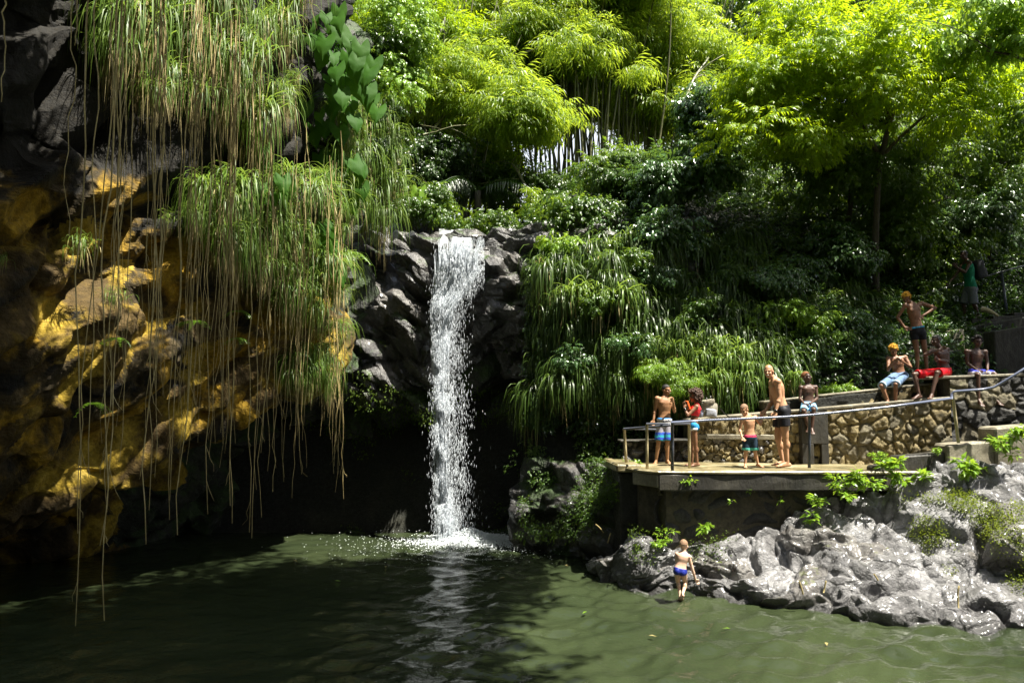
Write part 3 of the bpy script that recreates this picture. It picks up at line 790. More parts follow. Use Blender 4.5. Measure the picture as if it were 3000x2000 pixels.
def spray_tpl(n, length, leaf, w, pair=True, droop=.3, angle=1.0, rs=RS):
    Vs, Fs = [], []
    lv, lf = leaf_tpl(w, .08, .2)
    k = 0
    for i in range(n):
        t = (i + 1) / n
        base = np.array([t * length, 0, -droop * length * t * t])
        side = 1 if i % 2 else -1
        a = side * angle * (1 - .5 * t) + rs.normal() * .15
        if i == n - 1: a = 0
        ca, sa = math.cos(a), math.sin(a)
        Rm = np.array([[ca, -sa, 0], [sa, ca, 0], [0, 0, 1]])
        el = -.35 - .3 * rs.rand() - droop * t
        Re = np.array([[math.cos(el), 0, -math.sin(el)], [0, 1, 0], [math.sin(el), 0, math.cos(el)]])
        s = leaf * (.75 + .5 * rs.rand())
        Vs.append((lv * s) @ Re.T @ Rm.T + base); Fs.append(lf + k); k += len(lv)
    return np.concatenate(Vs), np.concatenate(Fs)
def scatter(tpls, P, Rm, S, rs):
    """copy templates to points: returns V,F"""
    Vs, Fs = [], []; k = 0
    which = rs.randint(len(tpls), size=len(P))
    for i, (tv, tf) in enumerate(tpls):
        m = which == i
        if not m.any(): continue
        V = np.einsum('nij,vj->nvi', Rm[m] * S[m][:, None, None], tv) + P[m][:, None]
        n = m.sum()
        F = tf[None] + (np.arange(n) * len(tv))[:, None, None] + k
        Vs.append(V.reshape(-1, 3)); Fs.append(F.reshape(-1, tf.shape[1])); k += n * len(tv)
    return np.concatenate(Vs), np.concatenate(Fs)
T_LEAF = [leaf_tpl(.5, .1, .15), leaf_tpl(.42, .16, .3), leaf_tpl(.6, .05, .1)]
T_NARROW = [leaf_tpl(.16, .03, .25), leaf_tpl(.13, .03, .4)]
T_BAMBOO = [spray_tpl(7, .30, .20, .15, droop=.25, angle=1.3) for _ in range(5)]
T_PINN = [spray_tpl(11, .55, .20, .36, droop=.25, angle=1.2) for _ in range(4)]
T_BROAD = [spray_tpl(6, .34, .17, .50, droop=.35, angle=1.1) for _ in range(5)]

def crown_points(clumps, n, rs, shell=.55, flat=1.0):
    """clumps: (c, r3) ellipsoids; points gather in small tufts over and inside the shells"""
    w = np.array([r[0] * r[1] + r[0] * r[2] + r[1] * r[2] for c, r in clumps]); w = w / w.sum()
    ns = max(14, n // 28)
    ws = rs.choice(len(clumps), ns, p=w)
    ds = rs.normal(size=(ns, 3)); ds /= np.linalg.norm(ds, axis=1, keepdims=True)
    C = np.array([c for c, r in clumps])[ws]; Rr = np.array([r for c, r in clumps])[ws]
    S = C + ds * Rr * (shell + (1.25 - shell) * rs.rand(ns) ** .6)[:, None]
    S = S + .55 * Rr * np.stack([fbm(S * .9, 2, 91), fbm(S * .9, 2, 92), fbm(S * .9, 2, 93)], 1)
    k = rs.randint(ns, size=n)
    off = rs.normal(size=(n, 3)) * np.array([.27, .27, .14]) * Rr[k].mean(1)[:, None] * rs.uniform(.6, 1.5, ns)[k][:, None]
    P = S[k] + off
    d = ds[k] * .6 + off / (np.linalg.norm(off, axis=1, keepdims=True) + 1e-9)
    keep = (fbm(P * 1.6, 2, 95) > -.35) | (n < 300)
    return P[keep], d[keep]
def foliage(name, P, d, tpls, scale, mat, parent, rs, down=.35, upish=(0, 0, 1), wob=.35, inv=None):
    n = len(P)
    dirs = d * np.array([1, 1, .45]) + rs.normal(size=(n, 3)) * .35; dirs[:, 2] -= down
    Fm = frames(dirs, rs, upish, wob)
    S = scale * (.7 + .6 * rs.rand(n))
    V, F = scatter(tpls, P, Fm, S, rs)
    o = link(name, mesh_np(name, V, F, mat, False), parent)
    if inv is not None: o.matrix_parent_inverse = inv
    return o
def branch_pts(a, b, bend, n=8, rs=RS):
    a, b = np.array(a, float), np.array(b, float)
    t = np.linspace(0, 1, n)[:, None]
    off = np.array(bend)[None] * (4 * t * (1 - t))
    w = np.cumsum(rs.normal(size=(n, 3)) * .02 * np.linalg.norm(b - a), 0) * t * (1 - t) * 2
    return a * (1 - t) + b * t + off + w
def tree(name, label, base, trunk_top, limbs, clumps, n, tpls, scale, mat, group=None, cat='tree', r0=.16, r1=.07, seed=1, bark=BARK, bend=(0, 0, 0), down=.3):
    rs = np.random.RandomState(seed)
    r = tag(empty(name, tuple(base)), label, cat, group)
    inv = Matrix.Translation(-Vector([float(x) for x in base]))
    a = Acc(); pts = branch_pts(base, trunk_top, bend, 9, rs); a.tube(pts, np.linspace(r0, r1, 9), 8)
    o = link('trunk', a.mesh('trunk', bark), r); o.matrix_parent_inverse = inv
    for (t0, e, rr) in limbs:
        p0 = pts[min(8, int(t0 * 8))]
        a = Acc(); lp = branch_pts(p0, e, (0, 0, .12 * np.linalg.norm(np.array(e) - p0) * rs.uniform(-.3, 1)), 8, rs); a.tube(lp, np.linspace(rr, rr * .3, 8), 6)
        for k in range(3):
            q = lp[rs.randint(3, 8)]; a.tube(branch_pts(q, q + rs.normal(size=3) * np.array([.7, .5, .5]) + np.array([0, 0, .2]), (0, 0, .1), 5, rs), np.linspace(rr * .35, rr * .1, 5), 5)
        o = link('limb', a.mesh('limb', bark), r); o.matrix_parent_inverse = inv
    P, d = crown_points(clumps, n, rs)
    o = foliage('crown', P, d, tpls, scale, mat, r, rs, inv=inv, down=down)
    return r
def clumps_in(cpx, cpy, cY, wpx, hpx, wy, k, r, rs, flat=.6):
    """k ellipsoids filling the photo-space ellipse at distance cY"""
    out = []
    for i in range(k):
        a = rs.rand() * math.tau; q = math.sqrt(rs.rand())
        p = at(cpx + wpx * q * math.cos(a), cpy + hpx * q * math.sin(a), cY + rs.uniform(-wy, wy))
        s = r * rs.uniform(.7, 1.3)
        out.append((np.array(p), np.array([s * 1.15, s, s * flat])))
    return out
rs0 = np.random.RandomState(101)
# ---- far trees standing beyond the bamboo
far = [(760, -60, 30, 350, 300, 'mid', 'dark bushy tree above the cliff edge'), (1180, 60, 34, 260, 330, 'mid', 'tall small leaved tree left of the bamboo'),
       (1420, -120, 44, 300, 260, 'yellow', 'far tree with hazy bright crown over the waterfall'), (1760, -160, 46, 260, 240, 'bamboo', 'far pale tree at the top centre of the view'),
       (1960, 180, 42, 90, 200, 'mid', 'slim dark far tree just left of the sky gap'), (2330, 40, 40, 220, 150, 'mid', 'far tree right of the sky gap'),
       (2700, -60, 36, 380, 260, 'mid', 'far tree behind the big yellow green tree'), (3050, 150, 34, 200, 330, 'mid', 'far tree at the right edge of the view'),
       (1200, 420, 40, 220, 160, 'yellow', 'sunlit far tree low behind the dark undergrowth')]
for i, (cx, cy, Y, w, hh, mk, lab) in enumerate(far):
    base = at(cx + 20, 620, Y); base.z = 6.0
    tt = at(cx, cy + 60, Y)
    cl = clumps_in(cx, cy, Y, w, hh, 3.0, 22, 1.7 * Y / 36, rs0)
    limbs = [(.6, cl[k][0], .12) for k in range(4)]
    tree('forest_tree', lab, base, tt, limbs, cl, 3400, T_BROAD if i % 2 else T_PINN, 1.5 * Y / 36, LEAF[mk], 'trees beyond the bamboo', r0=.28, r1=.1, seed=200 + i)

# ---- bamboo clumps
def bamboo(label, cx, cy, Y, nculm, spread, top, plumes, nleaf, seed, lean=0, mat='bamboo', cr=.045):
    rs = np.random.RandomState(seed)
    base = at(cx, cy, Y)
    r = tag(empty('bamboo_clump', tuple(base)), label, 'bamboo', 'bamboo clumps above the falls')
    inv = Matrix.Translation(-base)
    for k in range(nculm):
        b = at(cx + rs.normal() * spread, cy + 10 + rs.rand() * 30, Y + rs.uniform(-1.2, 1.2)); b.z -= .6
        e = at(cx + (b.x - base.x) / Y * FPX * 1.6 + lean + rs.normal() * spread * .5, top + rs.uniform(-80, 160), Y + rs.uniform(-1.5, 1.5))
        n = 16; t = np.linspace(0, 1, n)[:, None]
        b_, e_ = A3(b), A3(e)
        pts = b_ * (1 - t) + e_ * t; pts[:, 0] += (.35 * rs.normal()) * (t[:, 0] ** 2.5) * 2; pts[:, 2] -= .4 * t[:, 0] ** 4
        rad = cr * rs.uniform(.6, 1.2) * np.linspace(1, .35, n)
        a = Acc(); a.tube(pts, rad, 6)
        o = link('culm', a.mesh('culm', CULM), r); o.matrix_parent_inverse = inv
    cl = []
    for (x, y, w, h_, yy, kk) in plumes: cl += clumps_in(x, y, Y + yy, w * 1.15, h_ * 1.1, 1.4, int(kk * 1.8), .62 * Y / 25, rs, .5)
    P, d = crown_points(cl, int(nleaf * 1.5), rs, .1)
    o = foliage('foliage', P, d, T_BAMBOO, 1.25 * Y / 25, LEAF[mat], r, rs, down=.15, inv=inv)
bamboo('dense stand of upright dark bamboo stems right of centre', 1690, 560, 24.5, 40, 75, -200, [(1740, 0, 190, 130, 0, 13), (1740, 150, 170, 50, -1, 6), (1620, 100, 110, 80, 0, 6)], 6000, 301)
bamboo('bamboo stand with slender stems at the right of the dense stand', 1820, 540, 26, 16, 60, -150, [(1900, 60, 130, 150, 0, 12), (1960, 250, 90, 70, 0, 5)], 4600, 302)
bamboo('pale misty bamboo plumes rising above the waterfall', 1500, 600, 27, 12, 60, -150, [(1480, 120, 160, 170, 0, 12), (1560, 40, 200, 130, 1, 9)], 6000, 303)
bamboo('bamboo leaning over with a bright drooping plume left of centre', 1330, 640, 22.5, 9, 40, 60, [(1440, 290, 110, 70, -.5, 8), (1360, 210, 130, 90, 0, 7), (1500, 330, 60, 40, -1, 4)], 4800, 304, lean=60)
bamboo('bamboo with crossing stems behind the cliff edge', 1190, 620, 24, 14, 70, -100, [(1230, 120, 130, 170, 0, 12), (1150, 280, 90, 120, 0, 6)], 5200, 305, lean=120, mat='yellow')
bamboo('dark bamboo stems half hidden behind the leafy shrub', 2060, 520, 27, 9, 70, -120, [(2110, 230, 110, 90, 0, 7), (2060, 330, 100, 80, 0, 5)], 3600, 306, lean=60)
bamboo('airy bamboo with fine leaves filling the centre behind the palm', 1420, 590, 26, 18, 110, -160, [(1420, 330, 190, 130, 0, 10), (1520, 210, 170, 150, 1, 10), (1300, 200, 120, 160, 1, 8)], 5200, 307, mat='yellow', cr=.035)
bamboo('thin bamboo grove seen against the sky', 1800, 540, 29, 20, 120, -160, [(1760, 330, 170, 90, 0, 7), (1850, 230, 160, 110, 1, 8), (1650, 300, 90, 100, 0, 4)], 3000, 308, cr=.035)
bamboo('thin bamboo grove left of the palm with fine stems', 1230, 600, 26, 16, 80, -160, [(1220, 350, 120, 140, 0, 9), (1130, 120, 90, 150, 0, 7)], 4200, 309, mat='yellow', cr=.03)
# leaning dead canes
def cane(lab, a, b, r_, mat=CULM, cat='bamboo cane', name='leaning_cane', sub=4, seed=5):
    rs = np.random.RandomState(seed)
    ac = Acc(); A_, B_ = A3(a), A3(b); pts = branch_pts(A_, B_, (0, 0, .05), 9, rs); ac.tube(pts, np.linspace(r_, r_ * .5, 9), 6)
    for k in range(sub):
        q = pts[rs.randint(3, 9)]; ac.tube(branch_pts(q, q + np.array([rs.normal() * .5, .1, rs.normal() * .3]), (0, 0, .05), 5, rs), r_ * .25, 4)
    me = ac.mesh(name, mat); o = link(name, me); tag(o, lab, cat, 'fallen and leaning stems in the thicket'); return o
cane('thick bamboo cane leaning from lower left to the bright plume', at(1165, 480, 20.5), at(1360, 265, 22), .07, seed=1)
cane('thin bare twig branch above the palm', at(1240, 395, 20.5), at(1385, 365, 20.6), .025, seed=2)
cane('long curved cane arching over the misty plumes', at(1420, 215, 22), at(1680, 100, 23), .05, seed=3)
cane('steep bare cane on the left side of the thicket', at(1200, 330, 21), at(1300, 60, 22), .05, seed=4)
cane('dark diagonal cane beside the leafy shrub', at(1990, 330, 23), at(2075, 170, 24), .06, seed=6)
cane('yellow cane leaning low behind the waterfall lip', at(1565, 620, 20.5), at(1500, 480, 21), .05, seed=7)
cane('slim bare stem leaning left of the small palm', at(1180, 560, 20.5), at(1215, 480, 20.6), .04, seed=8)

# ---- the big yellow green tree on the right
Yt = 17.6
cl = clumps_in(2560, 170, Yt, 330, 150, 1.6, 30, .75, rs0, .42) + clumps_in(2350, 300, Yt - .3, 200, 130, 1.0, 16, .6, rs0, .42) + clumps_in(2800, 260, Yt + .5, 180, 120, 1.0, 12, .65, rs0, .42) + clumps_in(2560, 60, Yt + .5, 330, 80, 1.2, 12, .7, rs0, .45)
tb = at(2590, 1010, 19.3); tt = at(2640, 260, Yt)
tree('canopy_tree', 'large spreading tree with glowing yellow green leaves on the right bank', tb, tt,
     [(.86, at(2430, 130, Yt - .3), .07), (.95, at(2580, 90, Yt), .07), (.8, at(2690, 150, Yt), .06), (.9, at(2300, 260, Yt), .04), (.8, at(2830, 240, Yt), .05), (.88, at(2430, 235, Yt), .035)],
     cl, 9500, T_PINN, .62, LEAF['yellow'], r0=.11, r1=.05, seed=400, down=.12, bend=(-.35, 0, 0))
cl = clumps_in(2950, 90, 15.5, 130, 90, .8, 9, .5, rs0, .5) + clumps_in(3290, 120, 14.8, 150, 260, 1.0, 14, .55, rs0, .5)  # outer clumps lie out of view, added to shade the stone wall
tree('branch_tree', 'tree reaching in at the upper right corner with broad leaves', at(3150, 620, 16.5), at(3080, 170, 15.5), [(.9, at(2890, 150, 15.5), .045), (.8, at(2930, 60, 15.5), .04)],
     cl, 3000, T_BROAD, .80, LEAF['bright'], r0=.14, r1=.07, seed=401)
cl = clumps_in(3260, 330, 18.0, 170, 120, 1.0, 16, .7, rs0, .5)  # tree out of view, added to shade the man on the upper path
tree('added_path_shade_tree', 'unseen leafy tree added beyond the right edge to shade the upper path', at(3420, 900, 18.5), at(3330, 380, 18.2), [(.9, at(3180, 330, 18), .05)], cl, 3400, T_BROAD, .8, LEAF['mid'], r0=.12, r1=.06, seed=404)
cl = clumps_in(2640, 470, 20.5, 330, 110, 1.5, 22, .7, rs0, .5) + clumps_in(2420, 480, 19.5, 160, 90, 1, 9, .6, rs0, .5)
tree('understorey_tree', 'darker tree filling the slope under the big yellow green crown', at(2470, 870, 20), at(2500, 420, 20), [(.8, at(2300, 460, 19.5), .05), (.9, at(2700, 430, 20.5), .05)], cl, 6500, T_BROAD, .62, LEAF['mid'], r0=.09, r1=.05, seed=402)
cl = clumps_in(2800, 650, 20.5, 260, 130, 1.2, 20, .6, rs0, .5) + clumps_in(2960, 450, 21, 160, 140, 1.2, 12, .7, rs0, .5)
tree('understorey_tree', 'leafy tree on the slope above the man with the backpack', at(2780, 900, 21), at(2830, 520, 21), [(.8, at(2960, 430, 21), .05), (.9, at(2700, 600, 20.5), .05)], cl, 6000, T_BROAD, .55, LEAF['mid'], r0=.09, r1=.05, seed=403)

def surf_Y(px_, py_, G=None):
    G = GH if G is None else G
    P = G.reshape(-1, 3); x, y = 1500 + P[:, 0] / P[:, 1] * FPX, 1000 - ((P[:, 2] - CAMZ) / P[:, 1] - math.tan(PITCH)) * FPX
    return P[np.argmin((x - px_) ** 2 + (y - py_) ** 2), 1]
# ---- shrubs and creepers
def shrub(label, specs, n, scale, mat, seed, tp=T_BROAD, name='shrub', stem=True, shell=.35, group='shrubs on the bank'):
    rs = np.random.RandomState(seed)
    cl = []
    for (x, y, Y, w, hh, k, r) in specs: cl += clumps_in(x, y, Y, w, hh, .3, k, r, rs, .6)
    x, y, Y, w, hh, k, r = specs[0]
    base = at(x, y + hh + 60, Y + .5)
    e = tag(empty(name, tuple(base)), label, 'shrub', group)
    inv = Matrix.Translation(-base)
    if stem:
        a = Acc()
        for q in range(4):
            c = cl[rs.randint(len(cl))][0]; a.tube(branch_pts(A3(base), c, (0, 0, .1), 7, rs), np.linspace(.03, .012, 7), 5)
        o = link('stem', a.mesh('stem', BARK), e); o.matrix_parent_inverse = inv
    P, d = crown_points(cl, n, rs, shell)
    foliage('leaves', P, d, tp, scale, LEAF[mat], e, rs, down=.25, inv=inv)
shrub('shrub with pale shiny leaves climbing below the big tree', [(2060, 370, 18.6, 60, 100, 7, .42), (2110, 300, 19, 40, 50, 4, .4)], 2300, .62, 'glossy', 501)
shrub('glossy layered shrub over the dark hollow', [(1960, 510, 18.3, 130, 40, 8, .36), (2060, 470, 18.5, 60, 40, 4, .36)], 2100, .66, 'glossy', 502, T_PINN)
shrub('green leafy shrub beside the bamboo foot', [(1860, 490, 19.5, 90, 50, 8, .40)], 1900, .65, 'mid', 503, T_PINN)
shrub('round heart leaved shrub on the lip right of the falls', [(1690, 635, 18.6, 80, 45, 9, .35)], 1700, .55, 'mid', 504)
shrub('pale green shrub crowning the top of the grassy bank', [(1930, 665, 17.9, 70, 35, 7, .32), (2000, 700, 17.8, 40, 25, 3, .28)], 1700, .48, 'glossy', 505)
shrub('yellowish bush sprouting under the grass overhang', [(1650, 730, 18.0, 40, 30, 4, .24)], 600, .42, 'bright', 506)
shrub('dense shrub in half shade left of the tree trunk', [(2410, 740, 18.8, 70, 70, 9, .40)], 2000, .52, 'glossy', 507)
shrub('creeper mound with round leaves above the stone wall', [(2320, 960, 16.9, 90, 50, 9, .30), (2240, 1020, 16.8, 50, 30, 4, .26)], 2300, .40, 'bright', 508)
shrub('creeper tumbling down the bank left of the boys', [(2470, 960, 17.4, 90, 60, 8, .33)], 1800, .45, 'glossy', 509)
shrub('sunlit vine on the upper edge of the right bank', [(2280, 830, 17.3, 40, 60, 6, .28)], 1200, .40, 'glossy', 510)
shrub('bamboo grass shrub with bright blades behind the girl', [(1990, 1090, 16.2, 90, 30, 7, .28)], 900, .42, 'bright', 511, T_BAMBOO)
shrub('low weeds growing along the top of the retaining wall', [(2440, 1140, 15.9, 120, 6, 12, .12)], 1300, .24, 'bright', 512, stem=False)
shrub('fern bush in the shade above the stair wall', [(2900, 640, 20.5, 90, 60, 8, .45)], 1700, .55, 'glossy', 513, T_PINN)
shrub('leafy undergrowth beside the stair handrail', [(2760, 860, 20.2, 120, 60, 9, .4)], 1900, .45, 'mid', 514)
shrub('small leafed bush on the rock ledge left of the falls', [(1240, 610, 19.6, 90, 40, 7, .35)], 1400, .45, 'mid', 515)
shrub('green undergrowth behind the waterfall lip', [(1440, 660, 19.8, 90, 25, 8, .3)], 1500, .40, 'mid', 516)
shrub('dark leafy thicket under the leaning canes', [(1200, 480, 21, 110, 110, 12, .55)], 3600, .55, 'dark', 517)
shrub('yellow green thicket behind the palm', [(1330, 470, 23.5, 160, 100, 12, .6)], 3300, .60, 'yellow', 518)
shrub('shaded thicket at the foot of the bamboo', [(1560, 560, 22.5, 130, 70, 10, .5)], 2600, .55, 'mid', 519)
shrub('sunny low bush between the bamboo foot and the stream', [(1590, 600, 20.2, 60, 40, 5, .32)], 900, .45, 'yellow', 520, T_BAMBOO)
shrub('climbing shrub with small yellow leaves along the cliff top', [(1150, 130, 18.4, 70, 160, 14, .45)], 3600, .50, 'bright', 521)
shrub('dark glossy shrub behind the elephant ear leaves', [(1080, 260, 18.0, 60, 200, 12, .40)], 2600, .50, 'dark', 522)

shrub('dark bushes below the broad leaved corner tree', [(2960, 560, 22.5, 120, 90, 10, .6), (2850, 480, 24, 120, 80, 8, .6)], 3200, .6, 'mid', 530)
shrub('dense dark bushes behind the trunk of the big tree', [(2520, 620, 21.5, 160, 90, 12, .55)], 3200, .55, 'dark', 531)
shrub('mid green bushes over the hollow right of the bamboo', [(2230, 560, 21.5, 140, 90, 10, .55), (2200, 430, 22.5, 100, 60, 6, .5)], 3200, .55, 'mid', 532)
shrub('leafy bushes left of the standing orange haired boy', [(2600, 900, 19.0, 110, 60, 9, .4)], 2000, .45, 'mid', 533)
for i, (x, y, w, h_) in enumerate([(1760, 900, 50, 25), (1930, 800, 60, 25), (2080, 900, 60, 30), (1880, 990, 50, 22), (2170, 800, 50, 30), (1680, 1050, 40, 30), (1840, 760, 60, 20)]):
    shrub(['vine patch left of centre in the dark bank grass', 'small vine patch high among the bank grass', 'round leaved vine patch above the girl', 'glossy vine patch above the young man', 'vine patch at the right of the bank grass', 'low vine patch beside the rock recess', 'topmost little vine patch under the crowning shrub'][i], [(x, y, surf_Y(x, y) - .75, w, h_, 5, .2)], 420, .34, 'glossy' if i % 2 else 'mid', 540 + i, stem=False)
# ---- ground cover on slopes: one scattered object per area
def cover(name, label, G, Nn, n, tpls, scale, mat, seed, sel=None, off=.06, kind='stuff', thr=-.2):
    rs = np.random.RandomState(seed)
    P = G.reshape(-1, 3); Nn = Nn.reshape(-1, 3)
    ok = np.arange(len(P))
    if sel is not None: ok = ok[sel(P)]
    w = fbm(P[ok] * .9, 3, seed) > thr; ok = ok[w]
    i = rs.choice(ok, n)
    Q = P[i] + Nn[i] * (off + .12 * rs.rand(n)[:, None]) + rs.normal(size=(n, 3)) * .05
    d = Nn[i] + rs.normal(size=(n, 3)) * .5
    dirs = d.copy(); dirs[:, 2] -= .3
    Fm = frames(dirs, rs, (0, 0, 1), .4)
    V, F = scatter(tpls, Q, Fm, scale * (.6 + .8 * rs.rand(n)), rs)
    o = link(name, mesh_np(name, V, F, LEAF[mat])); tag(o, label, 'ground cover', kind=kind); return o
def scr(P): return 1500 + P[:, 0] / P[:, 1] * FPX, 1000 - ((P[:, 2] - CAMZ) / P[:, 1] - math.tan(PITCH)) * FPX
def box(x0, x1, y0, y1):
    def f(P):
        x, y = scr(P); return (x > x0) & (x < x1) & (y > y0) & (y < y1)
    return f
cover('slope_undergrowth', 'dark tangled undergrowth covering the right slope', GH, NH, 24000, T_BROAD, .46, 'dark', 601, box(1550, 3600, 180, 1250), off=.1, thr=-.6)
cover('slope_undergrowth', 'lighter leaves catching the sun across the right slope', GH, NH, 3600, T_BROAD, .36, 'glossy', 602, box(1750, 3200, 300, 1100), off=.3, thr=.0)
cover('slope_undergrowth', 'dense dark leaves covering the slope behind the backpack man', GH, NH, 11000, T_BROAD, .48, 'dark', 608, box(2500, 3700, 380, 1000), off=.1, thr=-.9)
cover('slope_undergrowth', 'mid green leaves on the upper right slope', GH, NH, 5000, T_BROAD, .5, 'mid', 609, box(2100, 3700, 250, 800), off=.25, thr=-.2)
cover('wall_moss', 'green moss and small ferns on the dark undercut behind the falls', QF, NF, 9000, T_LEAF, .07, 'moss', 603, box(850, 1900, 1130, 1560), off=.0, thr=.0)
NA_ = grid_normals(GA); NA_ = -NA_ if NA_[..., 1].mean() > 0 else NA_
cover('ledge_moss', 'low green plants growing on the black ledge left of the platform', GA, NA_, 2600, T_BROAD, .15, 'mid', 610, box(1480, 1920, 1300, 1560), off=.12, thr=-.05)
cover('wall_ferns', 'sparse fern tufts on the rock beside the falling water', QF, NF, 1300, T_BROAD, .16, 'moss', 604, box(1000, 1850, 960, 1520), off=.03, thr=.15)
cover('rock_weeds', 'yellow green weeds growing over the right hand rock slope', QO, NOO, 8000, T_LEAF, .034, 'weed', 605,
      lambda P: (lambda x, y: (((x - 2760) / 190) ** 2 + ((y - 1560) / 110) ** 2 < 1.0 + .5 * fbm(P * 2.2, 2, 7)) | (np.abs(x - 2610 - (y - 1550) * .05) < 14) & (y > 1430) & (y < 1660) | (((x - 2960) / 50) ** 2 + ((y - 1600) / 130) ** 2 < 1))(*scr(P)), off=-.04, thr=.2)
cover('rock_weeds', 'low weeds along the upper edge of the rock slope', QO, NOO, 900, T_LEAF, .04, 'moss', 606, lambda P: (lambda x, y: (y < 1640) & (x < 2260) & (x > 1850) & (P[:, 2] > .42))(*scr(P)), off=.0, thr=.1)
cover('bank_ferns', 'small leafy plants on the shaded bank left of the platform', GH, NH, 3200, T_BROAD, .20, 'mid', 607, box(1560, 2040, 1200, 1420), off=.03, thr=-.1)

# ---- hillside woods behind the camera, closing the valley
rs = np.random.RandomState(700)
for i in range(9):
    ang = -2.7 + i * .62
    x = 13.5 * math.sin(ang - .0) + rs.normal(); y = -5 - 9 * math.cos(ang * .55) + rs.normal()
    if i in (0, 8): y = -6.5
    z0 = float(ground_z(np.array([x]), np.array([y]))[0])
    cl = [(np.array([x + rs.normal() * 2.6, y + rs.normal() * 1.6, z0 + 3 + rs.rand() * 8]), np.array([2.4, 2.0, 1.6])) for k in range(14)]
    tree('valley_tree', ['first','second','third','fourth','fifth','sixth','seventh','eighth','ninth'][i] + ' shade tree along the valley side behind the viewpoint', (x, y, z0 - .3), (x, y, z0 + 7), [(.7, cl[0][0], .1)], cl, 2600, T_BROAD, 1.6, LEAF['dark'], 'valley trees behind the viewpoint', r0=.3, r1=.12, seed=701 + i)
# unseen crown added above the pool to shade the water and upper cliff
cl = []
for k in range(26):
    x, y = rs.uniform(-.8, 3.6), rs.uniform(2.5, 11.5); cl.append((np.array([x, y, 11.2 + max(0, y - 7) * .45 + rs.rand() * 1.2]), np.array([1.3, 1.3, .6])))
for k in range(14):
    x, y = rs.uniform(1.6, 5.0), rs.uniform(9.5, 12.6); cl.append((np.array([x, y, 12.6 + (y - 9) * .4 + rs.rand() * .8]), np.array([1.2, 1.1, .55])))
for k in range(8):
    x, y = rs.uniform(-.5, 3.6), rs.uniform(-1, 3); cl.append((np.array([x, y, 11. + rs.rand()]), np.array([1.3, 1.3, .6])))
for k in range(10):
    x, y = rs.uniform(-1.6, 5.2), rs.uniform(2.0, 10); cl.append((np.array([x, y, 11.5 + max(0, y - 7) * .45 + rs.rand() * 1.5]), np.array([.7, .7, .35])))
for k in range(8):
    x, y = rs.uniform(-1.7, -.5), rs.uniform(5.5, 9.0); cl.append((np.array([x, y, 11.8 + rs.rand()]), np.array([.9, .9, .45])))
for k in range(12):
    x, y = rs.uniform(-6.4, -4.6), rs.uniform(4.0, 8.6); cl.append((np.array([x, y, 11.6 + rs.rand() * 1.4]), np.array([.9, .9, .4])))
for k in range(14):
    x, y = rs.uniform(-5.4, -3.7), rs.uniform(5.5, 9.0); cl.append((np.array([x, y, 11.6 + rs.rand() * 1.2]), np.array([.8, .8, .4])))
tree('added_pool_shade_tree', 'unseen leafy crown added overhead to shade the pool and cliff', (-9.5, 8, 9.5), (-2.2, 8, 13.2), [(.9, c[0], .09) for c in cl[::4]], cl, 41000, T_BROAD, 1.25, LEAF['mid'], r0=.35, r1=.2, seed=720)
# ================================================================ GRASS, ROOTS, BIG LEAVES
def surf_at(G, px_, py_):
    """nearest point of a surface sheet seen at a photo pixel"""
    P = G.reshape(-1, 3); m = P[:, 1] > 1
    x, y = 1500 + P[:, 0] / P[:, 1] * FPX, 1000 - ((P[:, 2] - CAMZ) / P[:, 1] - math.tan(PITCH)) * FPX
    d = (x - px_) ** 2 + (y - py_) ** 2 + (P[:, 1] * 12) ** 2 * .15 + (~m) * 1e9
    return P[np.argmin(d)]
def blade_cluster(n, L, w, out, rs, droop=1.0, up=.6, seg=6, spread=1.6):
    """blades springing from one point, arching out (towards -y) and hanging"""
    Vs, Fs = [], []; k = 0
    for i in range(n):
        a = rs.normal() * spread * .55
        ln = L * rs.uniform(.55, 1.15); o_ = out * rs.uniform(.4, 1.3)
        dx, dy = math.sin(a), -math.cos(a)
        b = rs.normal(size=3) * np.array([.10, .05, .07])
        t = np.linspace(0, 1, seg)
        hor = o_ * (1 - (1 - t) ** 2.2)
        ver = up * o_ * np.sin(np.clip(t * 2.2, 0, math.pi)) * .8 - droop * ln * np.clip(t - .12, 0, 1) ** 1.35
        kink = rs.normal() * .06 * ln
        c = np.stack([b[0] + dx * hor + kink * t * t, b[1] + dy * hor, b[2] + ver], 1)
        side = np.array([math.cos(a + rs.normal() * .5), math.sin(a), rs.normal() * .3]); side /= np.linalg.norm(side)
        ww = w * rs.uniform(.6, 1.3) * np.array([.6, 1, 1, .85, .55, .06])[:seg]
        V = np.stack([c - side * ww[:, None], c + side * ww[:, None]], 1).reshape(-1, 3)
        idx = np.arange(seg) * 2
        Fs.append(np.stack([idx[:-1], idx[:-1] + 1, idx[1:] + 1, idx[1:]], 1) + k); Vs.append(V); k += len(V)
    return np.concatenate(Vs), np.concatenate(Fs)
rsg = np.random.RandomState(808)
def grass_kind(n_g, n_s, L, w, out, mg, ms, nvar=5, **kw):
    res = []
    for i in range(nvar):
        V, F = blade_cluster(n_g, L, w, out, rsg, **kw); g = mesh_np('blades', V, F, LEAF[mg], True)
        V, F = blade_cluster(n_s, L * 1.15, w * .8, out * .45, rsg, up=.1, spread=1.0); s = mesh_np('dry_blades', V, F, LEAF[ms], True)
        res.append((g, s))
    return res
K_CLIFF = grass_kind(105, 80, 1.15, .0085, .62, 'grass', 'straw')
K_CURT = grass_kind(120, 40, 1.05, .008, .60, 'grass', 'straw')
K_BANK = grass_kind(120, 22, 1.0, .012, .42, 'grass_dark', 'straw')
K_BANKL = grass_kind(80, 10, .85, .013, .45, 'grass', 'straw', up=.9, droop=.8)
K_TUFT = grass_kind(46, 18, .48, .006, .26, 'grass', 'straw', up=.9)
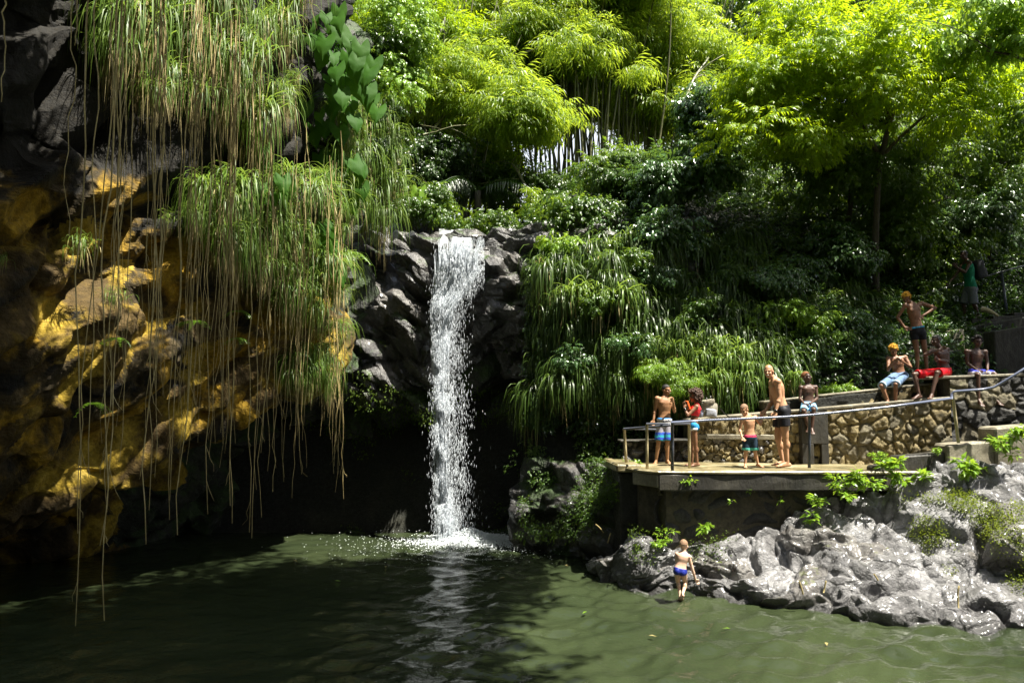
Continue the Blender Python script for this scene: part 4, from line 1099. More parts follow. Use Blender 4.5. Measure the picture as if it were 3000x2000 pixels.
ORD = ['first', 'second', 'third', 'fourth', 'fifth', 'sixth', 'seventh', 'eighth', 'ninth', 'tenth', 'eleventh', 'twelfth', 'thirteenth', 'fourteenth', 'fifteenth', 'sixteenth', 'seventeenth', 'eighteenth', 'nineteenth', 'twentieth']
ORD += ['twenty ' + o for o in ORD[:9]] + ['thirtieth'] + ['thirty ' + o for o in ORD[:9]] + ['fortieth'] + ['forty ' + o for o in ORD[:9]] + ['fiftieth'] + ['fifty ' + o for o in ORD[:9]] + ['sixtieth']
def place_grass(spots, kinds, group, describe, G=None, off=.12, Yfix=None):
    """spots: (px, py, scale)"""
    spots = sorted(spots)
    for i, (x, y, s) in enumerate(spots):
        if G is not None:
            q = surf_at(G, x, y); Y = q[1] - off
        else: Y = Yfix(x, y)
        p = at(x, y, Y)
        g, dmesh = kinds[i % len(kinds)]
        r = tag(empty('hanging_grass', tuple(p)), describe(i, x, y), 'grass clump', group, 'thing')
        r.rotation_euler.z = random.uniform(-.9, .9) + (-.1 if x < 1100 else 0.1); r.scale = (s * random.uniform(.85, 1.2), s, s * random.uniform(.8, 1.25))
        link('blades', g, r); link('dry_blades', dmesh, r)
def jit_spots(poly_fn, n, x0, x1, y0, y1, s0, s1, seed, mind=0.75):
    rs = np.random.RandomState(seed); out = []; tries = 0
    cell = math.sqrt((x1 - x0) * (y1 - y0) / n) * mind
    while len(out) < n and tries < 20000:
        tries += 1
        x, y = rs.uniform(x0, x1), rs.uniform(y0, y1)
        if poly_fn(x, y) and all((x - a) ** 2 + (y - b) ** 2 > cell * cell for a, b, _ in out): out.append((x, y, rs.uniform(s0, s1)))
    return out
def band(y, cuts, names):
    for c, n in zip(cuts, names):
        if y < c: return n
    return names[-1]
def describer(head, tail, cuts, names):
    cnt = {}
    def f(i, x, y):
        b = band(y, cuts, names); cnt[b] = cnt.get(b, 0) + 1
        return '%s %s clump from the left, %s row' % (ORD[min(cnt[b] - 1, len(ORD) - 1)], head, b)
    return f
# upper curtain on the left cliff
sp = jit_spots(lambda x, y: x > 330 - y * .1 and y < 330 + (x - 560) * .35, 40, 340, 900, -260, 330, .6, 1.35, 1, .62)
place_grass(sp, K_CLIFF, 'straw and green grass hanging from the upper cliff', describer('straw tipped upper cliff grass', 'of the upper cliff', [-100, 60, 200, 400], ['highest', 'second', 'third', 'lowest']), GL, .5)
# lower mass around the golden roots
sp = jit_spots(lambda x, y: y > 560 - (x - 560) * .15 and y < 640 + (x - 560) * .75 and y < 960, 32, 560, 1010, 480, 1060, .55, 1.25, 2, .62)
place_grass(sp, K_CURT, 'green grass hanging over the lower cliff shoulder', describer('long green cliff shoulder grass', 'of the lower shoulder', [640, 760, 880, 1000], ['highest', 'second', 'third', 'lowest']), GL, .45)
sp = jit_spots(lambda x, y: True, 9, 840, 960, 1020, 1120, .6, .85, 12)
place_grass(sp, K_CURT, 'green grass hanging over the lower cliff shoulder', describer('short wet grass beside the falls', 'beside the falls', [2000], ['bottom']), GL, .3)
# right edge of the cliff
sp = jit_spots(lambda x, y: abs(x - 1060 - (y - 350) * .12) < 80, 26, 980, 1150, 290, 640, .75, 1.05, 3)
place_grass(sp, K_CURT, 'grass curtain along the right edge of the cliff', describer('fine cliff edge grass', 'of the cliff edge curtain', [400, 500, 700], ['top', 'middle', 'bottom']), GL, .25)
place_grass([(235, 715, .85), (335, 865, .75), (560, 650, 1.1), (620, 690, .9), (500, 640, .7), (10, 760, .6)], K_TUFT, 'grass tufts on the golden rock',
            lambda i, x, y: ['tiny tuft at the left edge of the golden rock', 'bright round grass tuft on the golden rock ledge', 'lower small tuft under the round bright tuft', 'small tuft among the first root cluster', 'bushy grass tuft on the dark cliff middle', 'tuft right of the bushy cliff tuft'][i], GL, .22)
# right bank
sp = jit_spots(lambda x, y: y > 640 and y < 1160 - max(0, x - 2100) * .45 and x > 1600 - (y - 700) * .12 and not (x > 2200 and y < 760), 150, 1560, 2560, 690, 1200, .55, 1.25, 4, .6)
place_grass(sp, K_BANK, 'dark grass clumps hanging down the right bank', describer('dark right bank grass', 'of the right bank', [760, 830, 900, 960, 1020, 1090, 1200], ['first', 'second', 'third', 'fourth', 'fifth', 'sixth', 'lowest']), GH, .25)
sp = jit_spots(lambda x, y: True, 9, 1590, 1840, 760, 880, .85, 1.15, 5)
place_grass(sp, K_BANK[:3] + K_BANKL[:2], 'sunlit grass heads on the bank beside the falls', describer('sunlit wide bladed bank grass', 'beside the falls', [3000], ['upper']), GH, .75)
sp = jit_spots(lambda x, y: True, 13, 1880, 2200, 1000, 1120, .7, .95, 6)
place_grass(sp, K_BANKL, 'bright arching grass behind the people', describer('bright arching grass behind people', 'behind the standing people', [3000], ['lower']), GH, .55)
place_grass([(1790, 720, .6), (1840, 700, .6), (2860, 620, .8), (2930, 660, .8), (2830, 700, .7), (2480, 850, .7), (2420, 870, .7), (2330, 1110, .6)], K_BANKL, 'scattered grass clumps on the hillside',
            lambda i, x, y: ['narrow grass clump left of the crowning shrub', 'grass clump under the crowning shrub', 'grass clump on the wall top behind the boy in pale shorts', 'grass clump on the slope left of the orange haired boys', 'grass clump on the slope nearer the standing orange haired boy', 'grass clump left of the backpack man', 'grass clump just above the backpack man', 'grass clump above the post of the path handrail'][i], GH, .5)

# ---- aerial roots
def root_mesh(L, r, rs, fork=0, sway=.10):
    n = 16; t = np.linspace(0, 1, n)
    wv = np.cumsum(rs.normal(size=(n, 2)), 0) * sway * .22 * min(L, 3) * .4
    wv -= wv[0]
    pts = np.stack([wv[:, 0], wv[:, 1], -t * L], 1); r = r * .98
    a = Acc(); a.tube(pts, r * np.linspace(1, .45, n), 5)
    for k in range(fork):
        i = rs.randint(10, 15); q = pts[i]; l2 = rs.uniform(.12, .38); s = rs.choice([-1, 1])
        tt = np.linspace(0, 1, 5)
        bp = q + np.stack([s * l2 * .28 * tt + .02 * rs.normal(size=5) * tt, .1 * l2 * tt, -l2 * tt], 1)
        a.tube(bp, r * .42 * np.linspace(1, .5, 5), 4)
    return a.mesh('root', ROOTM)
# photo positions: top (px,py), bottom row, thickness m, forks
R_MAIN = [(262, -60, 1850, 9.3, .011, 2), (345, -40, 1820, 9.6, .013, 3), (360, -40, 1600, 9.65, .012, 2), (330, 20, 1560, 9.6, .010, 1), (372, -20, 1500, 9.7, .010, 1),
          (470, -60, 1600, 10.2, .014, 3), (482, -60, 1400, 10.25, .010, 1), (455, 0, 1490, 10.2, .009, 1), (580, -60, 1570, 10.9, .013, 2), (560, 20, 1460, 10.8, .010, 2),
          (612, 40, 1510, 11.0, .010, 2), (690, 60, 1540, 11.5, .014, 3), (676, 60, 1480, 11.4, .011, 2), (700, 100, 1300, 11.6, .009, 1), (745, 200, 1560, 12.0, .011, 2),
          (765, 200, 1570, 12.1, .011, 2), (810, 330, 1510, 12.6, .010, 1), (545, -60, 1520, 10.7, .009, 1), (292, -60, 1400, 9.4, .009, 1), (210, -60, 690, 9.2, .008, 0),
          (225, -40, 130, 9.0, .010, 0), (10, -60, 300, 8.6, .010, 0), (390, 100, 1350, 9.9, .008, 1), (1010, 800, 1460, 15.4, .011, 1), (985, 760, 1330, 15.2, .009, 0)]
allr = []
rr = np.random.RandomState(909)
for (x, y, yb, Y, r_, fk) in R_MAIN: allr.append((x, y, yb, Y, r_, fk, 'm'))
for (cx, k, y0, yb0, yb1, Y) in [(478, 8, -40, 900, 1330, 10.3), (590, 10, -40, 1050, 1430, 11.0), (690, 9, 40, 1150, 1430, 11.6), (372, 5, 0, 900, 1300, 9.8), (640, 6, 100, 800, 1200, 11.3)]:
    for i in range(k): allr.append((cx + rr.normal() * 9, y0 + rr.uniform(-20, 120), rr.uniform(yb0, yb1), Y + rr.normal() * .12, rr.uniform(.004, .0075), rr.randint(0, 2), 'b'))
for i in range(28):
    x = rr.uniform(780, 1010); allr.append((x, rr.uniform(300, 800), rr.uniform(1180, 1500), 12.9 + (x - 800) / 210 * 2.2, rr.uniform(.005, .009), rr.randint(0, 2), 'c'))
allr.sort()
cntr = {'m': 0, 'b': 0, 'c': 0}
txt = {'m': '%s thick golden aerial root from the left', 'b': '%s thin root from the left within the tangled root bundles', 'c': '%s thin root from the left in the curtain beside the falls'}
for (x, y, yb, Y, r_, fk, kd) in allr:
    p = at(x, y, Y); zb = CAMZ + slope(yb) * Y
    L = p.z - max(zb, .02)
    cntr[kd] += 1
    o = link('hanging_root', root_mesh(L, r_, rr, fk)); o.location = p
    tag(o, txt[kd] % ORD[cntr[kd] - 1], 'aerial root', {'m': 'thick aerial roots', 'b': 'thin roots in bundles', 'c': 'thin roots near the falls'}[kd])

# ---- elephant ear plants
def ear_mesh(rs, i):
    """heart shaped leaf hanging tip-down, veined and wavy; local: stem joint at the origin, tip at -z, face towards -y"""
    nu, nv = 9, 11
    V = []
    for a in range(nv):
        t = a / (nv - 1)
        # outline half width: lobes at the top, pointed tip
        w = .40 * math.sin(math.pi * min(1, (t * .86 + .14)) ** .72) ** .8 * (1 - t ** 3) + .002
        for b in range(nu):
            s = -1 + 2 * b / (nu - 1)
            z = .18 - t * 1.15
            if t < .25: z += (.25 - t) * .75 * (1 - (1 - abs(s)) ** 2) - .16 * (1 - abs(s)) * (.25 - t) / .25
            y = -.14 * math.sin(t * 2.6) + .05 * abs(s) ** 1.3 + .02 * math.sin(t * 19 + abs(s) * 4) * abs(s)
            V.append((s * w, y, z))
    V = np.array(V) + rs.normal(size=(nu * nv, 3)) * .004
    me = mesh_np('leaf', V, grid_faces(nv, nu), LEAF['ear'], True)
    return me
EAR = [ear_mesh(rr, i) for i in range(4)]
def Z6(x, y): return 700 + x / 1.568, y / 1.568
ears = {0: [(325, 120), (365, 230), (355, 320), (430, 150), (470, 170), (435, 270), (500, 270), (410, 370), (480, 360), (535, 400), (400, 90), (450, 100), (560, 230), (530, 330), (460, 60), (340, 180), (400, 200), (385, 270), (450, 330), (510, 210), (425, 420), (470, 440), (545, 290)],
        1: [(240, 520), (310, 495), (345, 610), (395, 580), (500, 490), (490, 550), (450, 480), (620, 300), (600, 340), (640, 520), (425, 520), (370, 540), (460, 610), (530, 560), (590, 420), (610, 470)],
        2: [(365, 730), (425, 735), (490, 780), (530, 760), (465, 840), (420, 815), (510, 930), (565, 875), (560, 800)],
        3: [(105, 870), (145, 930), (205, 910), (110, 700), (112, 765), (200, 840), (230, 870)],
        4: [(325, 1070), (385, 1140), (390, 1050), (430, 1150), (345, 1220), (450, 1260), (300, 1040), (410, 1100)]}
elab = ['large elephant ear plant at the top of the cliff curtain', 'elephant ear plant in the middle of the dark gap', 'elephant ear plant hanging beside the right grass curtain', 'small elephant ear plant among the left hanging grass', 'elephant ear plant low on the cliff above the waterfall rocks']
for k, lst in ears.items():
    c = np.mean([Z6(*q) for q in lst], 0); Yc = surf_at(GL, c[0], c[1])[1]
    base = at(c[0], c[1] - 20, Yc)
    r = tag(empty('elephant_ear_plant', tuple(base)), elab[k], 'plant', 'elephant ear plants on the cliff')
    inv = Matrix.Translation(-base)
    for j, q in enumerate(lst):
        x, y = Z6(*q); Y = Yc - rr.uniform(.55, .95)
        p = at(x, y - 12, Y); s = rr.uniform(.30, .50) * (Yc / 15.5)
        a = Acc(); a.tube(branch_pts(A3(base) + rr.normal(size=3) * .1, A3(p), (0, -.05, .15), 6, rr), np.linspace(.014, .008, 6), 5)
        o = link('leaf_stalk', a.mesh('leaf_stalk', LEAF['ear']), r); o.matrix_parent_inverse = inv
        o = link('leaf', EAR[j % 4], r); o.matrix_parent_inverse = inv
        o.location = p; o.scale = (s, s, s)
        o.rotation_euler = (rr.uniform(-.35, .12), rr.uniform(-.4, .25), rr.uniform(-.25, .6))
for x, y, lab in [(1228, 560, 'single backlit yellow heart leaf left of the falls')]:
    o = link('heart_leaf_plant', ear_mesh(rr, 9)); o.data.materials[0] = LEAF['bright']; o.location = at(x, y, 19.3); o.scale = (.5, .5, .5); tag(o, lab, 'plant')
# ferns on the golden rock
def fern(x, y, Y, s, lab):
    r = tag(empty('fern', tuple(at(x, y, Y))), lab, 'fern', 'ferns on the cliff'); r.scale = (s, s, s)
    for k in range(7):
        ac = Acc(); a = rr.uniform(-1.5, 1.5); L = rr.uniform(.6, 1)
        t = np.linspace(0, 1, 9)
        c = np.stack([np.sin(a) * t * L, -.35 * t * L, (.25 * t - .8 * t * t) * L * (.6 + .4 * rr.rand())], 1)
        ac.tube(c, .008, 3)
        tv, tf = leaf_tpl(.3, .02, .1)
        for j in range(1, 9):
            for sd in (-1, 1):
                ln = .2 * (1 - t[j] * .6); d = np.array([math.cos(a) * sd, -.1, -.35 + .2 * rr.rand()]); d /= np.linalg.norm(d)
                ac.add(tv * ln @ frames(d[None], rr, (0, -1, .3), .1)[0].T + c[j], tf)
        link('frond', ac.mesh('frond', LEAF['bright'], False), r)
for (x, y, s, lab) in [(275, 1180, .30, 'small bright fern on the lower golden rock'), (345, 990, .26, 'fern under the second grass tuft'), (575, 940, .34, 'fern with long fronds among the middle roots'),
                       (700, 910, .30, 'fern beside the densest root bundle'), (700, 990, .28, 'fern below the densest root bundle'), (940, 1260, .40, 'fern at the foot of the root curtain'), (1020, 740, .5, 'fern cluster on the cliff edge above the wet rock'), (860, 640, .4, 'fern between the elephant ears')]:
    q = surf_at(GL, x, y); fern(x, y, q[1] - .35, s * 1.3, lab)
# leafy plants on the platform wall and kerbs
def sprig(x, y, Y, w, h_, n, s, lab, seed):
    rs = np.random.RandomState(seed)
    base = at(x, y + h_ * .6, Y + .15); r = tag(empty('wall_plant', tuple(base)), lab, 'plant', 'leafy plants on the platform wall')
    inv = Matrix.Translation(-base)
    cl = clumps_in(x, y, Y, w * .7, h_ * .7, .08, 6, (w + h_) * .18 / 170, rs, .7)
    P, d = crown_points(cl, n, rs, .2)
    foliage('leaves', P, d, T_LEAF, s, LEAF['bright'], r, rs, down=.1, inv=inv)
    a = Acc()
    for c, _ in cl[:4]: a.tube(branch_pts(A3(base), c, (0, 0, .03), 5, rs), .006, 4)
    o = link('stem', a.mesh('stem', BARK), r); o.matrix_parent_inverse = inv
SP = [(2480, 1410, 13.1, 85, 42, 420, .10, 'widest leafy plant growing down the platform wall'), (2400, 1465, 13.3, 30, 22, 90, .09, 'lower left part plant under the widest wall plant'), (2378, 1510, 13.2, 22, 18, 40, .11, 'small plant at the foot of the black wall'),
      (2610, 1300 + 60, 13.2, 45, 28, 110, .12, 'plant on the corner of the first kerb block'), (2630, 1400, 13.2, 28, 28, 70, .12, 'plant hanging below the first kerb block'), (2705, 1395, 13.1, 25, 22, 50, .12, 'plant below the second kerb block'),
      (2830, 1372, 13.0, 62, 26, 170, .13, 'broad leaved plant on top of the rock slope'), (2960, 1300, 13.0, 50, 45, 170, .12, 'plant cascading beside the highest kerb block'), (2990, 1260, 13.0, 30, 25, 80, .12, 'plant on top of the highest kerb block'),
      (2580, 1340, 13.5, 50, 12, 260, .05, 'fine clover like plant at the foot of the stone wall'), (2750, 1315, 13.5, 25, 9, 110, .05, 'small weed on the second kerb block'), (2010, 1410, 13.5, 30, 10, 60, .07, 'sprig hanging under the platform slab near its left end'),
      (2200, 1432, 13.55, 18, 8, 36, .07, 'tiny sprig on the black wall under the boy'), (2145, 1468, 13.55, 9, 12, 20, .07, 'narrow tuft on the black wall'), (2285, 1465, 13.55, 9, 9, 18, .07, 'tiny tuft right of the narrow wall tuft'),
      (2062, 1552, 13.35, 22, 24, 40, .12, 'upright seedling with broad leaves behind the wading boy'), (1940, 1575, 13.4, 60, 24, 260, .06, 'mossy plants under the platform above the wading boy'), (1810, 1440, 14.6, 22, 40, 160, .06, 'moss plants on the left corner of the platform base'), (1845, 1350, 15.1, 40, 8, 160, .06, 'low bright weeds behind the corner guard rail')]
for i, q in enumerate(SP): sprig(*q, 1000 + i)
# bare dry twigs on the rocks
for i, (x0, y0, x1, y1, Y) in enumerate([(2340, 1700, 2352, 1740, 11.9), (2413, 1735, 2420, 1700, 11.8), (2560, 1680, 2590, 1740, 11.9), (2808, 1780, 2810, 1715, 11.3), (1745, 1535, 1768, 1560, 14.5), (1790, 1560, 1780, 1590, 14.3)]):
    a = Acc(); a.tube(branch_pts(A3(at(x0, y0, Y)), A3(at(x1, y1, Y)), (0, 0, .02), 5, rr), .012, 5)
    o = link('dry_bamboo_leaf', a.mesh('dry_bamboo_leaf', LEAF['straw'])); tag(o, 'dry straw coloured stalk lying %s' % ['on the cracked rock right of the wading boy', 'upright beside the bright wet boulder', 'slanting on the middle of the rock slope', 'near the lower right rock edge', 'on the black ledge left of the platform', 'lower on the black ledge by the water'][i], 'dry stalk')
# dark palm left of the bamboo
base = at(1395, 700, 20.6); r = tag(empty('small_palm', tuple(base)), 'dark palm with drooping feather fronds behind the waterfall lip', 'palm')
inv = Matrix.Translation(-base)
a = Acc(); crown_c = A3(at(1400, 560, 20.6)); a.tube(branch_pts(A3(base), crown_c, (0, 0, 0), 6, rr), .09, 8); o = link('trunk', a.mesh('trunk', BARK), r); o.matrix_parent_inverse = inv
for k in range(13):
    ang = rr.uniform(0, math.tau); L = rr.uniform(1.3, 2.0); t = np.linspace(0, 1, 14)
    c = crown_c + np.stack([math.cos(ang) * L * t, math.sin(ang) * L * t * .6, L * (.75 * t - 1.0 * t * t)], 1)
    ac = Acc(); ac.tube(c, np.linspace(.018, .004, 14), 4); tv, tf = leaf_tpl(.09, .01, .3)
    for j in range(2, 14):
        for sd in (-1, 1):
            for q in range(2):
                d = np.array([-math.sin(ang) * sd + .5 * math.cos(ang), math.cos(ang) * sd * .6 + .4 * math.sin(ang), -.55]); d /= np.linalg.norm(d)
                ac.add(tv * (.55 * (1 - .5 * abs(t[j] - .4))) @ frames(d[None], rr, (0, 0, 1), .15)[0].T + c[j] + (c[j] - c[j - 1]) * .5 * q, tf)
    o = link('frond', ac.mesh('frond', LEAF['dark'], False), r); o.matrix_parent_inverse = inv

# ================================================================ WATERFALL
m, t, out = new_mat('white_falling_water')
p = principled(t, out, (.80, .84, .88), .3, None, .5)
tr = t.nodes.new('ShaderNodeBsdfTransparent'); tl_ = t.nodes.new('ShaderNodeBsdfTranslucent'); tl_.inputs[0].default_value = (.8, .84, .88, 1)
m1 = t.nodes.new('ShaderNodeMixShader'); m1.inputs[0].default_value = .5; t.links.new(p.outputs[0], m1.inputs[1]); t.links.new(tl_.outputs[0], m1.inputs[2])
m2 = t.nodes.new('ShaderNodeMixShader'); m2.inputs[0].default_value = .28; t.links.new(m1.outputs[0], m2.inputs[1]); t.links.new(tr.outputs[0], m2.inputs[2])
t.links.new(m2.outputs[0], out.inputs[0])
M['fall'] = m
m, t, out = new_mat('white_foam'); principled(t, out, (.78, .83, .84), .5, bump(t, noise(t, 20, 5, .7, wpos(t)), .6, .03), .4); M['foam'] = m
fall = tag(empty('waterfall', tuple(at(1330, 700, 18.0))), 'white waterfall pouring over the black lip into the pool', 'waterfall')
finv = Matrix.Translation(-Vector(fall.location))
rf = np.random.RandomState(1200)
octV = np.array([[0, 0, .5], [.5, 0, 0], [0, .5, 0], [-.5, 0, 0], [0, -.5, 0], [0, 0, -.5]])
octF = np.array([[0, 1, 2], [0, 2, 3], [0, 3, 4], [0, 4, 1], [5, 2, 1], [5, 3, 2], [5, 4, 3], [5, 1, 4]])
def drops(P, sx, sz, name, mat, rs):
    n = len(P); S = np.stack([sx * rs.uniform(.6, 1.5, n), sx * rs.uniform(.6, 1.4, n), sz * rs.uniform(.4, 1.6, n)], 1)
    tilt_ = rs.normal(size=(n, 2)) * .12
    V = octV[None] * S[:, None]; V[..., 0] += V[..., 2] * tilt_[:, None, 0]
    V = V + P[:, None]
    F = octF[None] + (np.arange(n) * 6)[:, None, None]
    o = link(name, mesh_np(name, V.reshape(-1, 3), F.reshape(-1, 3), mat, True), fall); o.matrix_parent_inverse = finv
    o['kind'] = 'stuff'; return o
# centre line (px) and half width as functions of row
rowsf = [690, 740, 800, 850, 900, 1000, 1100, 1200, 1300, 1400, 1500, 1580]
cxs = [1345, 1340, 1338, 1318, 1296, 1290, 1290, 1292, 1294, 1298, 1302, 1306]
hws = [68, 62, 58, 44, 28, 21, 20, 20, 20, 21, 22, 23]
def fall_at(px_, row): return at(px_, row, 18.02 - .22 * math.sqrt(max(0, (row - 700) / 880.0)))
# strands: wiggly vertical ribbons
a = Acc()
for i in range(2600):
    r0 = rf.uniform(700, 940) if i < 1300 else 690 + 870 * rf.rand() ** .9
    L = rf.uniform(60, 190) if r0 < 960 else rf.uniform(30, 90)
    u = rf.normal() * (.42 if r0 < 830 or rf.rand() < .8 else .8); u = max(-1.15, min(1.25, u)); r0 += 24 * abs(u) * rf.rand() + 6 * math.sin(u * 9)
    pts = []
    for k in range(6):
        row = min(r0 + L * k / 5, 1575); cx = np.interp(row, rowsf, cxs); hw = np.interp(row, rowsf, hws)
        q = A3(fall_at(cx + u * hw + rf.normal() * .7, row)); q[1] -= abs(rf.normal()) * .10 + .05 * math.sin(row * .05); pts.append(q)
    wd = rf.uniform(.006, .018) * (1 if r0 < 950 else .5)
    a.tube(np.array(pts), wd * np.array([.25, .8, 1, .9, .6, .15]), 5)
o = link('water_strands', a.mesh('water_strands', M['fall']), fall); o.matrix_parent_inverse = finv; o['kind'] = 'stuff'
# droplets
P = []
n = 22000
for i in range(n):
    row = 700 + 875 * rf.rand() ** .85
    cx = np.interp(row, rowsf, cxs); hw = np.interp(row, rowsf, hws)
    spray = rf.rand() < .32
    if spray:   # spray to the right, thinning out
        x = cx + hw + abs(rf.normal()) * (21 + (row - 700) * .02) - 8
    else:
        x = cx + rf.normal() * hw * (.50 + .20 * (row - 700) / 880)
    if row < 840 and (x < 1262 or x > 1420): continue
    # gather into falling clots
    if not (spray and rf.rand() < .5) and fbm(np.array([[x * .05, row * .022, 3.0]]), 2, 5)[0] < -.30 + .12 * (row > 900) + .06 * (row > 1200): continue
    q = A3(fall_at(x, row)); q[1] -= rf.rand() * .35; P.append(q)
P = np.array(P)
hi = P[:, 2] > 4.2
drops(P[hi], .007, .080, 'spray_drops', M['fall'], rf)
drops(P[~hi], .0075, .075, 'falling_drops', M['fall'], rf)
# foam where it lands
nf_ = 9000
ang = rf.uniform(0, math.tau, nf_); rad = np.abs(rf.normal(size=nf_)) * .46 + .05
Pf = np.stack([fx + .02 + np.cos(ang) * rad * 1.25, 17.75 + np.sin(ang) * rad * .9, .03 + .34 * rf.rand(nf_) * np.exp(-rad * 2.0)], 1)
keep = Pf[:, 1] < 18.6; Pf = Pf[keep]
o = drops(Pf, .032, .022, 'foam', M['foam'], rf)
rd = np.abs(rf.normal(size=1500)) * 1.1 + .5; an = rf.uniform(0, math.tau, 1500)
drops(np.stack([fx + np.cos(an) * rd * 1.15, 17.5 + np.sin(an) * rd * .8, .03 + .06 * rf.rand(1500)], 1), .02, .012, 'splash_drops', M['foam'], rf)
# stream crossing the lip
gs = catmull([[A3(at(x, y, Y)) + np.array([0, 0, .05]) for x in (1286, 1320, 1358, 1388)] for y, Y in [(676, 19.6), (684, 18.9), (697, 18.25), (720, 18.02), (760, 17.98)]], 60, 60)
gs += np.stack([0 * gs[..., 0], -.04 * fbm(gs.reshape(-1, 3) * 5, 3, 5).reshape(60, 60), .05 * fbm(gs.reshape(-1, 3) * 6, 3, 6).reshape(60, 60)], -1)
Fq = grid_faces(60, 60); c_ = gs.reshape(-1, 3)[Fq[:, 0]]
Fq = Fq[fbm(c_ * np.array([9, 3, 3]), 3, 8) > -.10]
o = link('lip_water', mesh_np('lip_water', gs, Fq, M['fall'], True), fall); o.matrix_parent_inverse = finv

# fallen leaves drifting on the pool
for i, (x, y) in enumerate([(980, 1700), (1130, 1660), (1480, 1690), (1560, 1630), (1655, 1655), (1290, 1760), (1720, 1790), (860, 1640), (1350, 1655), (2140, 1840), (2420, 1880), (1900, 1860)]):
    p = on_level(x, y, .03); tv, tf = leaf_tpl(.4, .1, .1)
    o = link('floating_leaf', mesh_np('floating_leaf', tv * .11, tf, LEAF['straw'] if i % 3 else LEAF['bright'])); o.location = p; o.rotation_euler.z = i * 1.7
    tag(o, ['pale leaf floating in the dark water left of the splash', 'leaf floating near the left edge of the foam', 'floating leaf right of the foam', 'green leaf afloat close to the black ledge', 'leaf drifting off the tip of the rock slope', 'leaf floating in the middle of the pool', 'green leaf on the pool left of the wading boy', 'leaf floating beneath the hanging roots', 'leaf floating in front of the splash', 'leaf floating below the cracked rocks', 'leaf floating nearest the lower right rocks', 'leaf drifting below the wading boy'][i], 'leaf')
# ================================================================ PEOPLE
def skin_mat(name, c, c2):
    m, t, out = new_mat(name)
    n = noise(t, 9, 4, .6, wpos(t)); col = mixc(t, maprange(t, n, .35, .65), c, c2)
    p = principled(t, out, col, .5, bump(t, noise(t, 60, 3, .6, wpos(t)), .15, .004), .35)
    p.inputs['Subsurface Weight'].default_value = .08; p.inputs['Subsurface Radius'].default_value = (.02, .008, .004); p.inputs['Coat Weight'].default_value = .04
    p.inputs['Coat Roughness'].default_value = .3
    return m
SK = {'dark': skin_mat('deep_brown_skin', (.055, .028, .018), (.085, .045, .03)), 'brown': skin_mat('brown_skin', (.22, .11, .05), (.30, .16, .08)),
      'tan': skin_mat('tan_skin', (.36, .19, .10), (.46, .26, .15)), 'mid': skin_mat('warm_brown_skin', (.15, .07, .035), (.22, .11, .06)), 'pale': skin_mat('light_skin', (.52, .32, .22), (.62, .42, .30))}
def cloth(name, c, c2=None, rough=.8): return plain(name, c, rough, .25, .5, 26, .2)
def unit_sphere(nu=14, nv=9):
    V = [(0, 0, 1)]
    for j in range(1, nv):
        th = math.pi * j / nv
        for i in range(nu): ph = math.tau * i / nu; V.append((math.sin(th) * math.cos(ph), math.sin(th) * math.sin(ph), math.cos(th)))
    V.append((0, 0, -1)); F = []
    for i in range(nu): F.append((0, 1 + i, 1 + (i + 1) % nu))
    for j in range(nv - 2):
        for i in range(nu):
            a = 1 + j * nu + i; b = 1 + j * nu + (i + 1) % nu
            F.append((a, a + nu, b)); F.append((b, a + nu, b + nu))
    L = len(V) - 1
    for i in range(nu): F.append((L, 1 + (nv - 2) * nu + (i + 1) % nu, 1 + (nv - 2) * nu + i))
    return np.array(V, float), np.array(F)
USV, USF = unit_sphere()
def nrm(v): v = np.asarray(v, float); return v / (np.linalg.norm(v) + 1e-9)
